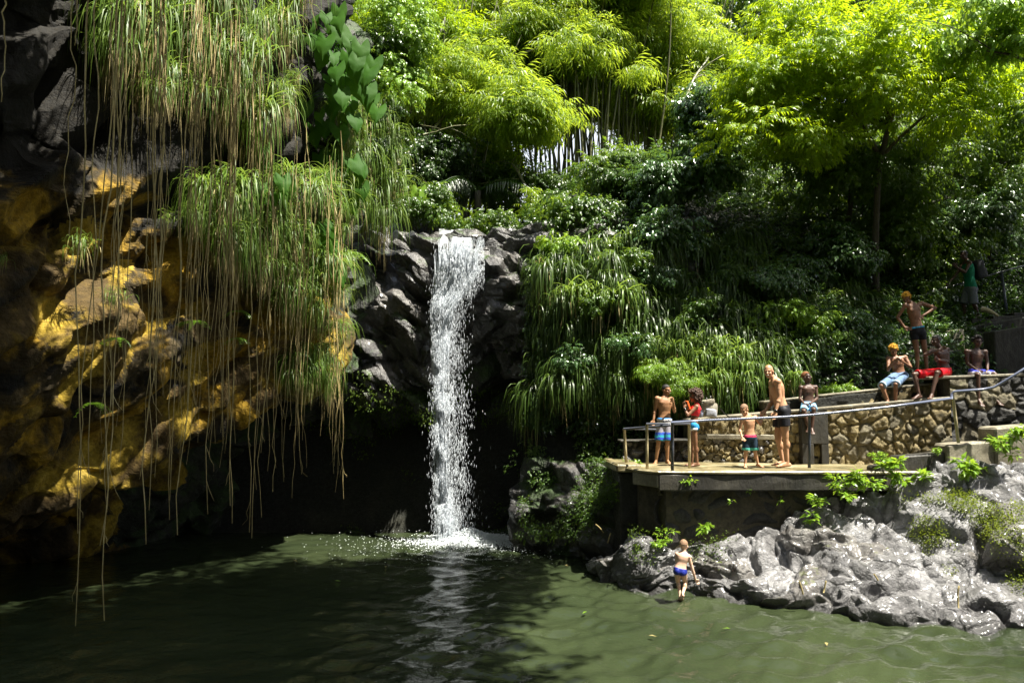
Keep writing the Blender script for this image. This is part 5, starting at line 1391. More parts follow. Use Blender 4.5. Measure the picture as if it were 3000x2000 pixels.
class Body:
    def __init__(s): s.V = []; s.F = []; s.n = 0
    def add(s, V, F): s.V.append(V); s.F.append(F + s.n); s.n += len(V)
    def ell(s, c, r, Fm=None):
        V = USV * np.array(r)
        if Fm is not None: V = V @ np.asarray(Fm).T
        s.add(V + np.array(c), USF)
    def cap(s, a, b, ra, rb, flat=False, sides=14):
        a, b = np.array(a, float), np.array(b, float); L = np.linalg.norm(b - a) + 1e-6; x = (b - a) / L
        u = nrm(np.cross(x, [0.3, .9, .1] if abs(x[1]) < .9 else [1, 0, 0])); v = np.cross(x, u)
        prof = []
        k = 4
        if not flat: prof += [(-ra * math.cos(q * math.pi / 2 / k), ra * math.sin(q * math.pi / 2 / k)) for q in range(k)]
        else: prof += [(0, 0)]
        prof += [(0, ra), (L * .5, (ra + rb) / 2), (L, rb)]
        if not flat: prof += [(L + rb * math.sin(q * math.pi / 2 / k), rb * math.cos(q * math.pi / 2 / k)) for q in range(1, k + 1)]
        else: prof += [(L, 0)]
        an = np.arange(sides) * math.tau / sides
        ring = np.cos(an)[:, None] * u + np.sin(an)[:, None] * v
        V = np.concatenate([a + x * t + ring * max(r, 1e-4) for t, r in prof]); m = len(prof); idx = np.arange(m * sides).reshape(m, sides); nx_ = np.roll(idx, -1, 1)
        F = np.concatenate([np.stack([idx[:-1], nx_[:-1], nx_[1:]], -1).reshape(-1, 3), np.stack([idx[:-1], nx_[1:], idx[1:]], -1).reshape(-1, 3)])
        # close the ends
        F = np.concatenate([F, [[0, i + 1, i] for i in range(1, sides - 1)], [[(m - 1) * sides, (m - 1) * sides + i, (m - 1) * sides + i + 1] for i in range(1, sides - 1)]])
        s.add(V, F)
    def loft(s, secs, n=18):
        """secs: (centre, right axis, forward axis, half width, half depth)"""
        an = np.arange(n) * math.tau / n; ce, se = np.cos(an), np.sin(an)
        ce = np.sign(ce) * np.abs(ce) ** .85; se = np.sign(se) * np.abs(se) ** .85
        V = np.concatenate([np.array(c) + ce[:, None] * w * np.array(r) + se[:, None] * d * np.array(f) for c, r, f, w, d in secs])
        m = len(secs); idx = np.arange(m * n).reshape(m, n); nx_ = np.roll(idx, -1, 1)
        F = np.concatenate([np.stack([idx[:-1], nx_[:-1], nx_[1:]], -1).reshape(-1, 3), np.stack([idx[:-1], nx_[1:], idx[1:]], -1).reshape(-1, 3)])
        F = np.concatenate([F, [[0, i + 1, i] for i in range(1, n - 1)], [[(m - 1) * n, (m - 1) * n + i, (m - 1) * n + i + 1] for i in range(1, n - 1)]])
        s.add(V, F)
    def build(s, name, mat, voxel, parent, inv, smooth_it=3):
        me = mesh_np(name + '_raw', np.concatenate(s.V), np.concatenate(s.F))
        o = bpy.data.objects.new('tmp', me); COL.objects.link(o)
        m = o.modifiers.new('r', 'REMESH'); m.mode = 'VOXEL'; m.voxel_size = voxel; m.use_smooth_shade = True
        m = o.modifiers.new('s', 'SMOOTH'); m.factor = .5; m.iterations = smooth_it
        bpy.context.view_layer.update()
        dg = bpy.context.evaluated_depsgraph_get()
        out = bpy.data.meshes.new_from_object(o.evaluated_get(dg)); out.name = name
        bpy.data.objects.remove(o); bpy.data.meshes.remove(me)
        out.materials.clear(); out.materials.append(mat)
        r = link(name, out, parent); r.matrix_parent_inverse = inv
        return r
def hand(B, wr, hd, s, side, palm=(0, -1, 0), curl=.5):
    """wrist, tip direction"""
    x = nrm(hd); z = np.array(palm, float); z = nrm(z - x * np.dot(z, x)); y = np.cross(z, x) * side
    pc = wr + x * .045 * s
    B.ell(pc, (.052 * s, .040 * s, .017 * s), np.stack([x, y, z], 1))
    for i, (oy, ln) in enumerate([(-.030, .070), (-.010, .080), (.010, .075), (.029, .060)]):
        k = pc + x * .036 * s + y * oy * s
        c1 = curl * (.8 + .1 * i); d1 = nrm(x * math.cos(c1) + z * math.sin(c1) + y * oy * 2.2)
        k2 = k + d1 * ln * .55 * s; d2 = nrm(x * math.cos(c1 * 2.1) + z * math.sin(c1 * 2.1) + y * oy * 2)
        k3 = k2 + d2 * ln * .5 * s
        B.cap(k, k2, .0105 * s, .0098 * s, sides=8); B.cap(k2, k3, .0098 * s, .008 * s, sides=8)
    t0 = wr + x * .022 * s - y * .028 * s; t1 = t0 + nrm(x * .7 - y * .75 + z * .25) * .042 * s; t2 = t1 + nrm(x + z * .4) * .032 * s
    B.cap(t0, t1, .014 * s, .0115 * s, sides=8); B.cap(t1, t2, .0115 * s, .009 * s, sides=8)
def person(label, Zx, Y0, s, sk, J, face, hair=None, hs=1.0, garments=(), build=1.0, up=(0, 0, 1), mouth=False, ground=None, fem=0):
    """J: joints in close-up picture units (x, y[, depth offset])"""
    def g(k):
        v = J[k]; dy = v[2] if len(v) > 2 else 0
        return A3(at(Zx[0] + v[0] / Zx[2], Zx[1] + v[1] / Zx[2], Y0 + dy))
    j = {k: g(k) for k in J}
    root = tag(empty('person', tuple(j['pelvis'] * np.array([1, 1, 0]) + np.array([0, 0, min(j['an_a'][2], j['an_b'][2]) - .06 * s]))), label, 'person')
    inv = Matrix.Translation(-Vector(root.location))
    B = Body(); b = build
    spine = nrm(j['neck'] - j['pelvis']); L = np.linalg.norm(j['neck'] - j['pelvis'])
    rs_ = nrm(j['sh_b'] - j['sh_a']); rh = nrm(j['hip_b'] - j['hip_a'])
    secs = []
    fwd0 = np.array(face[:3], float)
    for t, w, d in [(-.17, .095, .085), (-.06, .140, .108), (.06, .148, .106), (.24, .128, .088), (.40, .124, .086), (.58, .145, .105), (.74, .160, .108), (.86, .150, .090), (.95, .105, .066), (1.02, .06, .055)]:
        q = max(0, min(1, t)); r = nrm(rh * (1 - q) + rs_ * q); f = nrm(np.cross(r, spine)); r = nrm(np.cross(spine, f))
        w = w * (1 + (fem * .04 if t < .1 else -fem * .06 if t > .5 else -fem * .1))
        secs.append((j['pelvis'] + spine * L * t, r, f, w * s * b, d * s * b))
    B.loft(secs)
    chestf = secs[6][2]
    # make sure 'forward' agrees with the feet
    toe = (j['toe_a'] - j['an_a']) + (j['toe_b'] - j['an_b'])
    if np.dot(chestf, toe) < 0 and np.dot(chestf, fwd0) < .2: chestf = -chestf
    cc = secs[6][0]
    for sg in (-1, 1):
        B.ell(cc + secs[6][1] * sg * .068 * s + chestf * .068 * s * b, (.070 * s, .036 * s + fem * .015, .052 * s + fem * .01), np.stack([secs[6][1], chestf, spine], 1))
        B.ell(j['pelvis'] - chestf * .055 * s + secs[1][1] * sg * .06 * s - spine * .05 * s, (.075 * s, .075 * s, .085 * s))
    for a in 'ab':
        sh, el, wr, hd_ = j['sh_' + a], j['el_' + a], j['wr_' + a], j['ha_' + a]
        B.ell(sh, (.060 * s * b,) * 3)
        B.cap(cc + spine * .05 * s, sh, .07 * s, .05 * s * b)
        B.cap(sh, el, .050 * s * b, .037 * s * b); B.ell(sh * .55 + el * .45, (.047 * s * b,) * 3)
        B.cap(el, wr, .038 * s * b, .024 * s); B.ell(el * .72 + wr * .28, (.041 * s * b,) * 3)
        hand(B, wr, hd_ - wr, s, 1 if a == 'a' else -1, palm=-np.array(J.get('palm_' + a, (0, 1, 0)), float) if ('palm_' + a) in J else chestf * .3 + np.array([0, -.7, 0]), curl=J.get('curl', [.5])[0])
        hp, kn, an, to = j['hip_' + a], j['kn_' + a], j['an_' + a], j['toe_' + a]
        B.cap(hp, kn, .084 * s * b, .054 * s * b); B.cap(hp * .5 + kn * .5, kn, .070 * s * b, .054 * s * b)
        B.cap(kn, an, .050 * s * b, .033 * s); 
        back = nrm(np.cross(np.cross(nrm(an - kn), nrm(to - an)), nrm(an - kn)))
        B.ell(kn * .70 + an * .30 + back * -.018 * s if np.dot(back, to - an) > 0 else kn * .7 + an * .3 + back * .018 * s, (.053 * s * b, .053 * s * b, .085 * s))
        fd = nrm(to - an); toes = an + fd * min(np.linalg.norm(to - an), .19 * s)
        ft = toes - an; heel = an - nrm(ft * np.array([1, 1, 0])) * .04 * s - np.array([0, 0, .035 * s])
        ball = an + ft * .72 + np.array([0, 0, -.01 * s])
        B.cap(heel, ball, .034 * s, .032 * s); B.cap(an, ball, .033 * s, .028 * s)
        sd = nrm(np.cross(ft, [0, 0, 1]))
        for q in range(5): B.cap(ball + sd * (q - 2) * .016 * s, toes + ft * .12 + sd * (q - 2) * .018 * s - ft * .02 * abs(q - 1), .015 * s, .011 * s, sides=8)
    # neck and head
    hc = j['head']; f = nrm(face); upv = np.array(up, float); r = nrm(np.cross(f, upv)); u = np.cross(r, f); Hm = np.stack([r, f, u], 1)
    k = hs
    def hp_(x, y, z): return hc + (r * x + f * y + u * z) * k
    B.cap(j['neck'] - spine * .02 * s, hp_(0, -.02, -.05), .056 * s * b, .050 * s * b)
    B.ell(hp_(0, -.012, .028), np.array([.076, .094, .090]) * k, Hm)
    B.ell(hp_(0, .030, -.040), np.array([.058, .060, .072]) * k, Hm)
    B.ell(hp_(0, .062, -.094), np.array([.026, .024, .020]) * k, Hm)
    B.cap(hp_(0, .088, .006), hp_(0, .106, -.028), .010 * k, .017 * k, sides=8)
    B.ell(hp_(0, .066, .024), np.array([.054, .024, .014]) * k, Hm)
    B.ell(hp_(0, .084, -.058), np.array([.024, .014, .012]) * k, Hm)
    for sg in (-1, 1):
        B.ell(hp_(sg * .080, -.008, -.012), np.array([.009, .020, .032]) * k, Hm)
        B.ell(hp_(sg * .038, .054, -.030), np.array([.026, .026, .022]) * k, Hm)
    body = B.build('body', SK[sk], .0085 if s < .95 else .0095, root, inv, 2)
    for sg in (-1, 1):
        E = Body(); E.ell(hp_(sg * .031, .0815, -.002), np.array([.013, .009, .007]) * k, Hm)
        me = mesh_np('eye', E.V[0], E.F[0], EYE, True); o = link('eye', me, root); o.matrix_parent_inverse = inv
    if mouth:
        E = Body(); E.ell(hp_(0, .093, -.057), np.array([.021, .010, .006]) * k, Hm)
        o = link('teeth', mesh_np('teeth', E.V[0], E.F[0], TEETH, True), root); o.matrix_parent_inverse = inv
    if hair:
        hm, mode, hr = hair
        rs_h = np.random.RandomState(len(label))
        Vs = USV * np.array([.083, .103, .098]) * k * hr
        nz = .010 if mode == 'short' else .02
        keepF = []
        Vs = Vs * (1 + nz * 6 * fbm(USV * 6, 2, 3)[:, None])
        # denser sphere for hair
        V2, F2 = unit_sphere(36, 24)
        low = -.25 if mode != 'afro' else -.85
        Vh = V2 * np.array([.082, .101, .097]) * k * hr
        Vh = Vh * (1 + (.05 if mode == 'short' else .16) * fbm(V2 * (9 if mode == 'curly' else 6), 3, 3))[:, None]
        front = V2[:, 1] > .35
        m = np.where(front, V2[:, 2] > .42, V2[:, 2] > low)
        Fk = F2[m[F2].all(1)]
        Vh[:, 1] -= .014 * k; Vh[:, 2] += .030 * k
        W = Vh @ Hm.T + hc
        H = Body()
        if mode in ('afro', 'curly'):
            n = 420 if mode == 'afro' else 190
            ids = np.flatnonzero(m); ids = rs_h.choice(ids, n)
            c0 = hc + u * .03 * k
            for q in ids:
                p0 = W[q]; rad = (.016 if mode == 'afro' else .010) * k * rs_h.uniform(.7, 1.4)
                p1 = p0 + (p0 - c0) * (.14 * rs_h.rand()) + np.array([0, 0, -.02 * (mode == 'afro')]) * rs_h.rand()
                H.ell(p1, (rad,) * 3)
        H.add(W, Fk)
        me = mesh_np('hair', np.concatenate(H.V), np.concatenate(H.F), hm, True)
        o = link('hair', me, root); o.matrix_parent_inverse = inv
    sc_ = dict(j=j, secs=secs, s=s, b=b, spine=spine, L=L, inv=inv, root=root, hp=hp_, chestf=chestf, cc=cc)
    for gfun in garments: gfun(sc_)
    return sc_
def shorts(name, mat, frac, top=.10, loose=1.16, flare=1.25, voxel=.011, hem=None, band=None):
    def f(c):
        B = Body(); s, b, j = c['s'], c['b'], c['j']
        secs = []
        for (ce, r, fw, w, d), t in zip(c['secs'], [-.17, -.06, .06, .24, .40, .58, .74, .86, .95, 1.02]):
            if t <= .10: secs.append((ce, r, fw, w * loose * 1.02, d * loose * 1.1))
        ce, r, fw, w, d = c['secs'][2]; tp = j['pelvis'] + c['spine'] * c['L'] * top
        secs.append((tp, r, fw, w * 1.06, d * 1.10)); B.loft(secs)
        for sg in (-1, 1): B.ell(j['pelvis'] - c['chestf'] * .058 * s + c['secs'][1][1] * sg * .06 * s - c['spine'] * .05 * s, (.084 * s, .084 * s, .090 * s))
        ends = []
        for a in 'ab':
            hp, kn = j['hip_' + a], j['kn_' + a]; e = hp + (kn - hp) * frac
            B.cap(hp, e, .090 * s * b * loose, .074 * s * b * flare, flat=True); B.ell(hp, (.092 * s * b * loose,) * 3); ends.append((hp, e))
        o = B.build(name, mat, voxel, c['root'], c['inv'], 3)
        if hem:
            for hp, e in ends:
                H = Body(); x = nrm(e - hp); H.cap(e - x * .045 * s, e + x * .006, .0765 * s * b * flare, .0775 * s * b * flare, flat=True)
                q = link('hem', mesh_np('hem', H.V[0], H.F[0], hem, True), c['root']); q.matrix_parent_inverse = c['inv']
        if band:
            H = Body(); H.loft([(tp - c['spine'] * .035 * s, r, fw, w * 1.085, d * 1.13), (tp + c['spine'] * .004, r, fw, w * 1.075, d * 1.12)], 24)
            q = link('waistband', mesh_np('waistband', H.V[0], H.F[0], band, True), c['root']); q.matrix_parent_inverse = c['inv']
    return f
def top(name, mat, t0, t1, loose=1.08, straps=True):
    def f(c):
        B = Body(); s = c['s']; secs = []
        T = [-.17, -.06, .06, .24, .40, .58, .74, .86, .95]
        for (ce, r, fw, w, d), t in zip(c['secs'], T):
            if t0 <= t <= t1: secs.append((ce, r, fw, w * loose, d * loose * 1.04))
        B.loft(secs)
        for sg in (-1, 1):
            B.ell(c['cc'] + c['secs'][6][1] * sg * .066 * s + c['chestf'] * .072 * s, (.074 * s, .046 * s, .060 * s), np.stack([c['secs'][6][1], c['chestf'], c['spine']], 1))
            if straps:
                p = c['secs'][8][0] + c['secs'][8][1] * sg * .075 * s + c['spine'] * .03 * s
                for q in (1, -1): B.cap(c['secs'][6][0] + c['secs'][6][1] * sg * .09 * s + c['chestf'] * q * .10 * s, p, .018 * s, .020 * s)
        B.build(name, mat, .010, c['root'], c['inv'], 2)
    return f
def bracelet(side, mat, name='bracelet', t=.9, w=.03):
    def f(c):
        j = c['j']; el, wr = j['el_' + side], j['wr_' + side]; a = el + (wr - el) * t; x = nrm(wr - el)
        B = Body(); B.cap(a - x * w / 2, a + x * w / 2, .033 * c['s'], .032 * c['s'], flat=True)
        q = link(name, mesh_np(name, B.V[0], B.F[0], mat, True), c['root']); q.matrix_parent_inverse = c['inv']
    return f
EYE = plain('dark_eye', (.01, .008, .006), .2, .6)
TEETH = plain('teeth', (.6, .58, .52), .3, .5)
H_BLACK = plain('black_hair', (.012, .010, .009), .6, .4, .8, 90)
H_BROWN = plain('dark_brown_curly_hair', (.060, .030, .018), .6, .4, .8, 90)
H_RUST = plain('rust_brown_hair', (.16, .06, .018), .7, .3, .8, 90)
H_GOLD = plain('dyed_orange_gold_hair', (.50, .27, .03), .75, .2, .8, 90)
H_FAIR = plain('short_fair_brown_hair', (.20, .12, .07), .7, .3, .8, 120)
def banded(name, stops, zlo, zhi, wob=.03):
    m, t, out = new_mat(name)
    g = t.nodes.new('ShaderNodeNewGeometry'); s_ = t.nodes.new('ShaderNodeSeparateXYZ'); t.links.new(g.outputs['Position'], s_.inputs[0])
    n = noise(t, 14, 4, .7, wpos(t)); a = t.nodes.new('ShaderNodeMath'); a.operation = 'MULTIPLY_ADD'; a.inputs[1].default_value = wob; t.links.new(n, a.inputs[0]); t.links.new(s_.outputs[2], a.inputs[2])
    col = ramp(t, maprange(t, a.outputs[0], zlo + wob / 2, zhi + wob / 2), stops, 'CONSTANT')
    principled(t, out, col, .8, bump(t, noise(t, 30, 3, .6, wpos(t)), .4, .01), .25)
    return m
Z3, Z4, Z5, Z6_, Z7 = (1880, 1100, 5.225), (2130, 1050, 4.48), (2550, 820, 3.92), (1930, 1560, 7.127), (2700, 700, 6.273)
zz = lambda Z, y, Y: CAMZ + slope(Z[1] + y / Z[2]) * Y
# young man, patterned board shorts
m_board = banded('patterned_board_shorts', [(0, (.02, .25, .42)), (.12, (.03, .06, .45)), (.2, (.03, .32, .40)), (.30, (.04, .10, .50)), (.40, (.30, .29, .33)), (.72, (.03, .03, .035)), (.76, (.55, .55, .55)), (.82, (.05, .05, .06)), (.88, (.50, .50, .50)), (.93, (.03, .16, .36))], zz(Z3, 1020, 15.2), zz(Z3, 640, 15.2), .10)
person('young man with blue and white patterned board shorts and his hand at his chin', Z3, 15.2, .87, 'brown',
       {'head': (378, 222), 'neck': (352, 322), 'sh_a': (238, 352, -.02), 'sh_b': (452, 365, .05), 'el_a': (205, 530, .02), 'wr_a': (180, 680, -.05), 'ha_a': (178, 760, -.08), 'el_b': (500, 545, -.05), 'wr_b': (482, 400, -.14),
        'ha_b': (440, 320, -.20), 'pelvis': (345, 690), 'hip_a': (298, 715), 'hip_b': (400, 715), 'kn_a': (258, 1010, -.02), 'kn_b': (392, 1010, -.02), 'an_a': (220, 1305, .02), 'an_b': (392, 1300, .02), 'toe_a': (196, 1352, -.12), 'toe_b': (440, 1345, -.10)},
       (.70, -.70, -.05), (H_BLACK, 'short', 1.0), .88, [shorts('board_shorts', m_board, .93, .12, 1.12, 1.30)], 1.02, mouth=True)
girl = person('girl with a curly afro in a red crop top taking a picture with a phone', Z3, 14.5, .80, 'mid',
       {'head': (812, 322), 'neck': (845, 420), 'sh_a': (840, 478, -.13), 'sh_b': (815, 470, .12), 'el_a': (705, 610, -.17), 'wr_a': (655, 500, -.12), 'ha_a': (650, 400, -.08), 'el_b': (715, 570, .10), 'wr_b': (690, 460, .03),
        'ha_b': (680, 390, .0), 'pelvis': (790, 750), 'hip_a': (795, 765, -.08), 'hip_b': (785, 765, .08), 'kn_a': (822, 1050, -.06), 'kn_b': (775, 1040, .07), 'an_a': (848, 1335, -.04), 'an_b': (768, 1335, .10), 'toe_a': (750, 1378, -.06), 'toe_b': (640, 1378, .08)},
       (-.97, -.2, .03), (H_BROWN, 'afro', 1.42), .86, [shorts('blue_shorts', cloth('blue_cotton', (.02, .20, .42)), .22, .06, 1.06, 1.22, hem=cloth('white_trim', (.6, .62, .65))),
        top('red_crop_top', cloth('coral_red_fabric', (.75, .04, .05)), .40, .87), bracelet('a', EYE, t=.72), bracelet('a', EYE, t=.92)], .92, fem=1)
m_kid = banded('navy_teal_swim_shorts', [(0, (.08, .42, .34)), (.15, (.012, .028, .05)), (.74, (.55, .03, .10)), (.79, (.012, .012, .02)), (.83, (.55, .03, .10)), (.87, (.010, .010, .014))], zz(Z4, 1205, 14.2), zz(Z4, 965, 14.2), .02)
person('small shaven headed boy in navy and teal swim shorts looking down', Z4, 14.2, .66, 'tan',
       {'head': (224, 672), 'neck': (282, 742), 'sh_a': (198, 795, -.04), 'sh_b': (372, 770, .04), 'el_a': (165, 930, -.02), 'wr_a': (198, 1035, -.12), 'ha_a': (240, 1085, -.16), 'el_b': (440, 862, -.02), 'wr_b': (462, 775, .02), 'ha_b': (450, 720, .04),
        'pelvis': (298, 1035), 'hip_a': (258, 1060), 'hip_b': (345, 1060), 'kn_a': (246, 1225), 'kn_b': (368, 1225), 'an_a': (238, 1385), 'an_b': (405, 1380, .02), 'toe_a': (245, 1435, -.14), 'toe_b': (470, 1418, -.08)},
       (-.62, -.62, -.42), (H_FAIR, 'short', .955), .86, [shorts('swim_shorts', m_kid, .86, .12, 1.15, 1.42)], 1.05, mouth=True)
person('tall bald man in black shorts and a watch holding the small boy by the hand', Z4, 14.2, 1.03, 'tan',
       {'head': (545, 168), 'neck': (622, 262, .02), 'sh_a': (665, 305, -.17), 'sh_b': (590, 320, .16), 'el_a': (690, 510, -.20), 'wr_a': (635, 700, -.24), 'ha_a': (618, 800, -.26), 'el_b': (590, 570, .12), 'wr_b': (505, 685, .03), 'ha_b': (440, 730, .0),
        'pelvis': (715, 670), 'hip_a': (735, 690, -.10), 'hip_b': (690, 690, .10), 'kn_a': (765, 1030, -.08), 'kn_b': (672, 1060, .08), 'an_a': (790, 1365, -.06), 'an_b': (728, 1350, .10), 'toe_a': (640, 1415, -.10), 'toe_b': (600, 1395, .06)},
       (-.50, -.84, -.14), None, 1.0, [shorts('black_shorts', cloth('black_nylon', (.010, .010, .013), rough=.6), .58, .12, 1.08, 1.38), bracelet('a', EYE, 'watch', .93, .04)], 1.06, mouth=True)
person('boy in pale blue shorts seated on the stone wall looking up to the side', Z4, 15.35, .84, 'dark',
       {'head': (1043, 245), 'neck': (1060, 335), 'sh_a': (968, 382), 'sh_b': (1162, 378), 'el_a': (958, 525, -.03), 'wr_a': (1020, 600, -.22), 'ha_a': (1075, 615, -.30), 'el_b': (1180, 525, -.03), 'wr_b': (1110, 580, -.22), 'ha_b': (1060, 615, -.32),
        'pelvis': (1065, 598, -.02), 'hip_a': (1020, 620, -.03), 'hip_b': (1115, 615, -.03), 'kn_a': (1008, 690, -.42), 'kn_b': (1138, 670, -.42), 'an_a': (1068, 905, -.42), 'an_b': (1112, 915, -.42), 'toe_a': (1060, 960, -.54), 'toe_b': (1128, 985, -.52)},
       (.72, -.66, .16), (H_RUST, 'short', 1.04), .88, [shorts('pale_blue_shorts', cloth('pale_blue_cotton', (.22, .42, .62)), .86, .12, 1.06, 1.25)], .95)
person('orange curly haired boy in rolled jeans seated with both hands at his mouth', Z5, 15.30, .88, 'mid',
       {'head': (262, 808), 'neck': (290, 885), 'sh_a': (208, 905), 'sh_b': (398, 890), 'el_a': (205, 1030, -.12), 'wr_a': (262, 930, -.24), 'ha_a': (320, 905, -.28), 'el_b': (462, 1000, -.10), 'wr_b': (385, 945, -.25), 'ha_b': (330, 910, -.28),
        'pelvis': (335, 1085), 'hip_a': (290, 1100), 'hip_b': (385, 1100), 'kn_a': (128, 1215, -.36), 'kn_b': (290, 1200, -.40), 'an_a': (200, 1385, -.36), 'an_b': (288, 1390, -.36), 'toe_a': (180, 1430, -.50), 'toe_b': (275, 1435, -.50)},
       (-.12, -.86, -.45), (H_GOLD, 'curly', 1.08), .86, [shorts('rolled_jeans', cloth('blue_denim', (.10, .16, .26)), .98, .12, 1.10, 1.22, hem=cloth('pale_denim_cuff', (.25, .32, .40)))], .95)
person('standing orange haired boy with hands on hips in black trunks', Z5, 15.9, .93, 'mid',
       {'head': (412, 212), 'neck': (478, 262), 'sh_a': (398, 290, -.04), 'sh_b': (585, 268, .04), 'el_a': (312, 430, .02), 'wr_a': (392, 545, -.05), 'ha_a': (450, 560, -.08), 'el_b': (745, 320, .06), 'wr_b': (600, 410, .0), 'ha_b': (555, 450, -.02),
        'pelvis': (540, 585), 'hip_a': (500, 610), 'hip_b': (590, 605), 'kn_a': (535, 830, -.02), 'kn_b': (630, 830), 'an_a': (540, 1045), 'an_b': (650, 1045), 'toe_a': (520, 1085, -.15), 'toe_b': (655, 1085, -.15)},
       (-.50, -.66, -.52), (H_GOLD, 'curly', 1.10), .88, [shorts('black_trunks', cloth('black_swim_fabric', (.008, .009, .012)), .36, .14, 1.08, 1.2, band=cloth('blue_waistband', (.02, .20, .34)))], .92)
person('boy in red shorts seated with one arm folded across his chest', Z5, 14.98, .89, 'dark',
       {'head': (752, 700), 'neck': (800, 785), 'sh_a': (705, 810, -.06), 'sh_b': (880, 800, .06), 'el_a': (625, 858, -.20), 'wr_a': (790, 800, -.28), 'ha_a': (880, 760, -.24), 'el_b': (890, 940, -.02), 'wr_b': (780, 915, -.20), 'ha_b': (725, 885, -.24),
        'pelvis': (845, 1045), 'hip_a': (800, 1060, -.02), 'hip_b': (880, 1060, .0), 'kn_a': (500, 1085, -.22), 'kn_b': (765, 1065, -.42), 'an_a': (560, 1320, -.28), 'an_b': (705, 1315, -.46), 'toe_a': (455, 1380, -.36), 'toe_b': (670, 1375, -.60)},
       (-.95, -.30, .02), (H_BLACK, 'short', 1.06), .90, [shorts('red_shorts', cloth('red_satin', (.62, .008, .015), rough=.4), .88, .12, 1.08, 1.34)], .98)
m_pur = banded('blue_white_shorts', [(0, (.03, .05, .42)), (.25, (.55, .56, .62)), (.62, (.04, .05, .45))], zz(Z5, 1110, 14.6), zz(Z5, 1010, 14.6), .08)
person('boy in royal blue and white shorts seated with his legs hanging over the wall', Z5, 14.95, .87, 'dark',
       {'head': (1232, 712), 'neck': (1218, 795), 'sh_a': (1105, 822), 'sh_b': (1318, 825), 'el_a': (1118, 960, -.02), 'wr_a': (1225, 1035, -.22), 'ha_a': (1290, 1060, -.30), 'el_b': (1342, 950, -.02), 'wr_b': (1345, 1040, -.22), 'ha_b': (1335, 1100, -.28),
        'pelvis': (1212, 1055), 'hip_a': (1170, 1070, -.02), 'hip_b': (1260, 1070, -.02), 'kn_a': (1235, 1090, -.42), 'kn_b': (1430, 1085, -.34), 'an_a': (1240, 1370, -.42), 'an_b': (1440, 1375, -.40), 'toe_a': (1300, 1455, -.56), 'toe_b': (1510, 1435, -.54)},
       (-.12, -.98, .05), (H_BLACK, 'curly', 1.14), .88, [shorts('royal_blue_shorts', m_pur, .86, .12, 1.08, 1.26)], .93)
person('small boy in navy swim briefs stepping out of the water onto the rocks', Z6_, 12.57, .64, 'pale',
       {'head': (520, 272, .05), 'neck': (520, 390, .03), 'sh_a': (385, 445, .03), 'sh_b': (625, 500, .0), 'el_a': (370, 590, .14), 'wr_a': (400, 680, .26), 'ha_a': (420, 760, .32), 'el_b': (710, 790, .02), 'wr_b': (765, 965, .06), 'ha_b': (835, 1085, .10),
        'pelvis': (445, 770), 'hip_a': (380, 800), 'hip_b': (515, 815), 'kn_a': (405, 1040, .10), 'kn_b': (560, 1060, .10), 'an_a': (440, 1290, .02), 'an_b': (500, 1270, -.06), 'toe_a': (430, 1420, .10), 'toe_b': (480, 1430, .02)},
       (.32, .92, -.2), (H_FAIR, 'short', 1.0), .80, [shorts('navy_swim_briefs', cloth('navy_swim_fabric', (.015, .025, .20), rough=.4), .07, .10, 1.04, 1.16, hem=cloth('white_stripe', (.6, .6, .65)))], 1.02)
bp = person('man in a green vest and grey cargo shorts with a backpack climbing the steps', Z7, 19.0, .93, 'dark',
       {'head': (775, 295), 'neck': (830, 395), 'sh_a': (880, 440, -.14), 'sh_b': (790, 450, .14), 'el_a': (795, 610, -.18), 'wr_a': (640, 515, -.20), 'ha_a': (545, 420, -.20), 'el_b': (640, 640, .12), 'wr_b': (510, 800, .05), 'ha_b': (420, 885, .02),
        'pelvis': (905, 905), 'hip_a': (935, 935, -.09), 'hip_b': (845, 935, .09), 'kn_a': (960, 1200, -.10), 'kn_b': (775, 1200, .08), 'an_a': (1050, 1400, .0), 'an_b': (800, 1430, .08), 'toe_a': (960, 1460, -.05), 'toe_b': (700, 1470, .05)},
       (-.92, -.3, -.15), (H_BLACK, 'short', .98), .94, [shorts('cargo_shorts', cloth('grey_cargo_cotton', (.12, .13, .15)), .98, .10, 1.12, 1.5), top('green_vest', cloth('green_jersey', (.01, .16, .09)), -.10, .87, 1.16)], 1.0)
# things they carry
def rbox(name, c, size, mat, rot=(0, 0, 0), bevel=.2, puff=0, seed=0):
    bm = bmesh.new(); bmesh.ops.create_cube(bm, size=1)
    for v in bm.verts: v.co = Vector((v.co.x * size[0], v.co.y * size[1], v.co.z * size[2]))
    bmesh.ops.bevel(bm, geom=list(bm.edges), offset=min(size) * bevel, segments=3, profile=.6, affect='EDGES')
    if puff:
        bmesh.ops.subdivide_edges(bm, edges=[e for e in bm.edges if e.calc_length() > .05], cuts=3, use_grid_fill=True)
        V = np.array([v.co[:] for v in bm.verts]); n = fbm(V * 9 + seed, 2, seed); bm.normal_update()
        for v, q in zip(bm.verts, n): v.co += v.normal * float(q) * puff
    me = bpy.data.meshes.new(name); bmesh.ops.recalc_face_normals(bm, faces=bm.faces); bm.to_mesh(me); bm.free(); me.materials.append(mat)
    for p in me.polygons: p.use_smooth = True
    o = link(name, me); o.location = c; o.rotation_euler = rot; return o
c = at(1880 + 708 / 5.225, 1100 + 452 / 5.225, 14.42)
ph = tag(empty('phone', c), 'orange cased phone held up in the hands of the girl', 'phone')
o = rbox('phone_case', (0, 0, 0), (.030, .075, .16), cloth('orange_silicone', (.85, .12, .02)), (0, -.35, .3)); o.parent = ph
o = rbox('screen', (-.017, 0, .006), (.004, .062, .14), EYE, (0, -.35, .3)); o.parent = ph
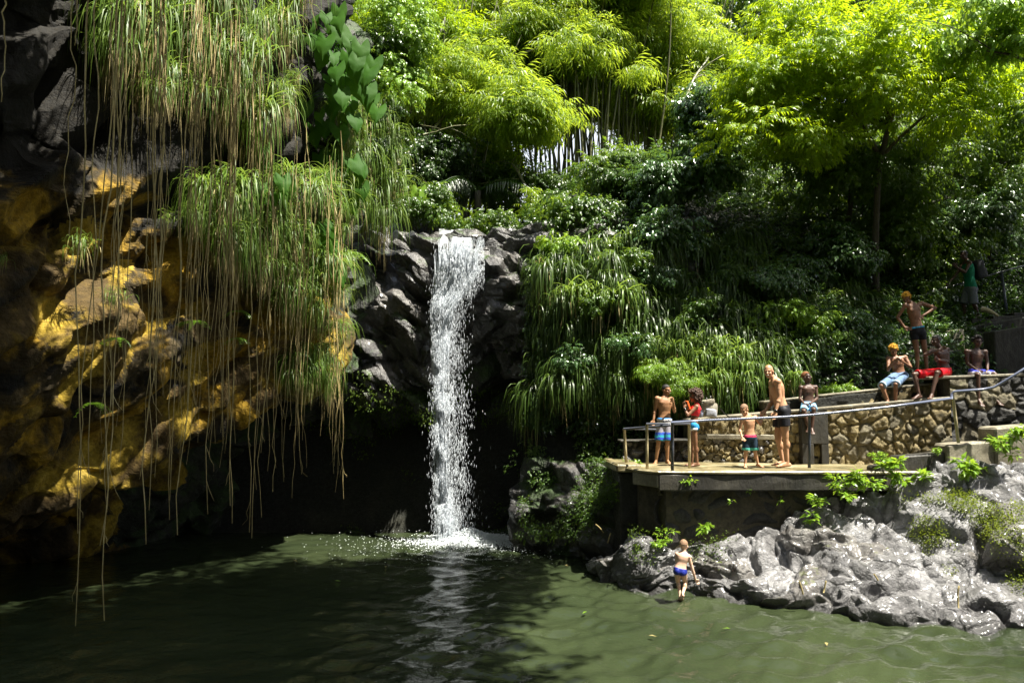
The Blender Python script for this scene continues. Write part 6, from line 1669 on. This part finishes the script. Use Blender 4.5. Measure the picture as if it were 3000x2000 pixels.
# backpack on the wall
g_can = rock_mat('khaki_canvas', [(.3, (.12, .10, .07)), (.5, (.30, .27, .20)), (.7, (.42, .40, .33))], 9, (.7, .9), .6, .02, seed=71)
c = at(2078, 1214, 15.3); c.z = zl(c.x) + .13
bk = tag(empty('backpack', c), 'khaki patterned backpack slumped on the wall beside the girl', 'backpack')
for nm, cc_, sz, mt, ro in [('main_bag', (0, 0, .02), (.30, .20, .30), g_can, (0, .12, 0)), ('top_flap', (-.02, -.02, .17), (.22, .20, .08), g_can, (0, -.2, 0)), ('front_pocket', (.0, -.12, -.04), (.20, .07, .15), cloth('light_grey_pocket', (.30, .31, .34)), (0, .1, 0)), ('side_pouch', (-.16, -.03, -.06), (.06, .10, .14), cloth('white_blue_pouch', (.35, .38, .5)), (0, 0, 0))]:
    o = rbox(nm, cc_, sz, mt, ro, .35, .02, 3); o.parent = bk
a = Acc(); a.tube([(-.06, -.08, .20), (-.08, -.10, .27), (.0, -.1, .29), (.06, -.09, .2)], .012, 6); o = link('strap', a.mesh('strap', EYE), bk)
a = Acc(); a.tube([(.14, -.06, .12), (.26, -.1, -.05), (.36, -.12, -.12), (.5, -.1, -.12)], .012, 6); o = link('strap', a.mesh('strap', EYE), bk)
c = at(2700 + 1045 / 6.273, 700 + 560 / 6.273, 19.02)
b2 = tag(empty('worn_backpack', c), 'dark grey backpack on the back of the man in the green vest', 'backpack')
for nm, cc_, sz, mt in [('main_bag', (0, 0, 0), (.22, .30, .46), cloth('dark_grey_nylon', (.04, .042, .05))), ('pocket', (.11, 0, -.08), (.08, .24, .22), cloth('grey_nylon', (.08, .08, .09)))]:
    o = rbox(nm, cc_, sz, mt, (0, -.18, 0), .35, .012, 5); o.parent = b2
# terrace behind the wall, and the fallen log
solid('terrace', [(5.0, 15.5), (8.3, 15.0), (8.6, 17.0), (5.0, 17.3)], 2.6, [3.05, 3.42, 3.55, 3.1], M['soil'], retaining, .02, .04, 4, 9)
a = Acc(); a.tube(branch_pts(A3(at(2875, 905, 18.6)), A3(at(2925, 926, 18.4)), (0, 0, .02), 6, rr), np.linspace(.07, .03, 6), 8)
tag(link('fallen_log', a.mesh('fallen_log', M['pipe_rust'])), 'pale broken log lying on the steps behind the backpack man', 'log')
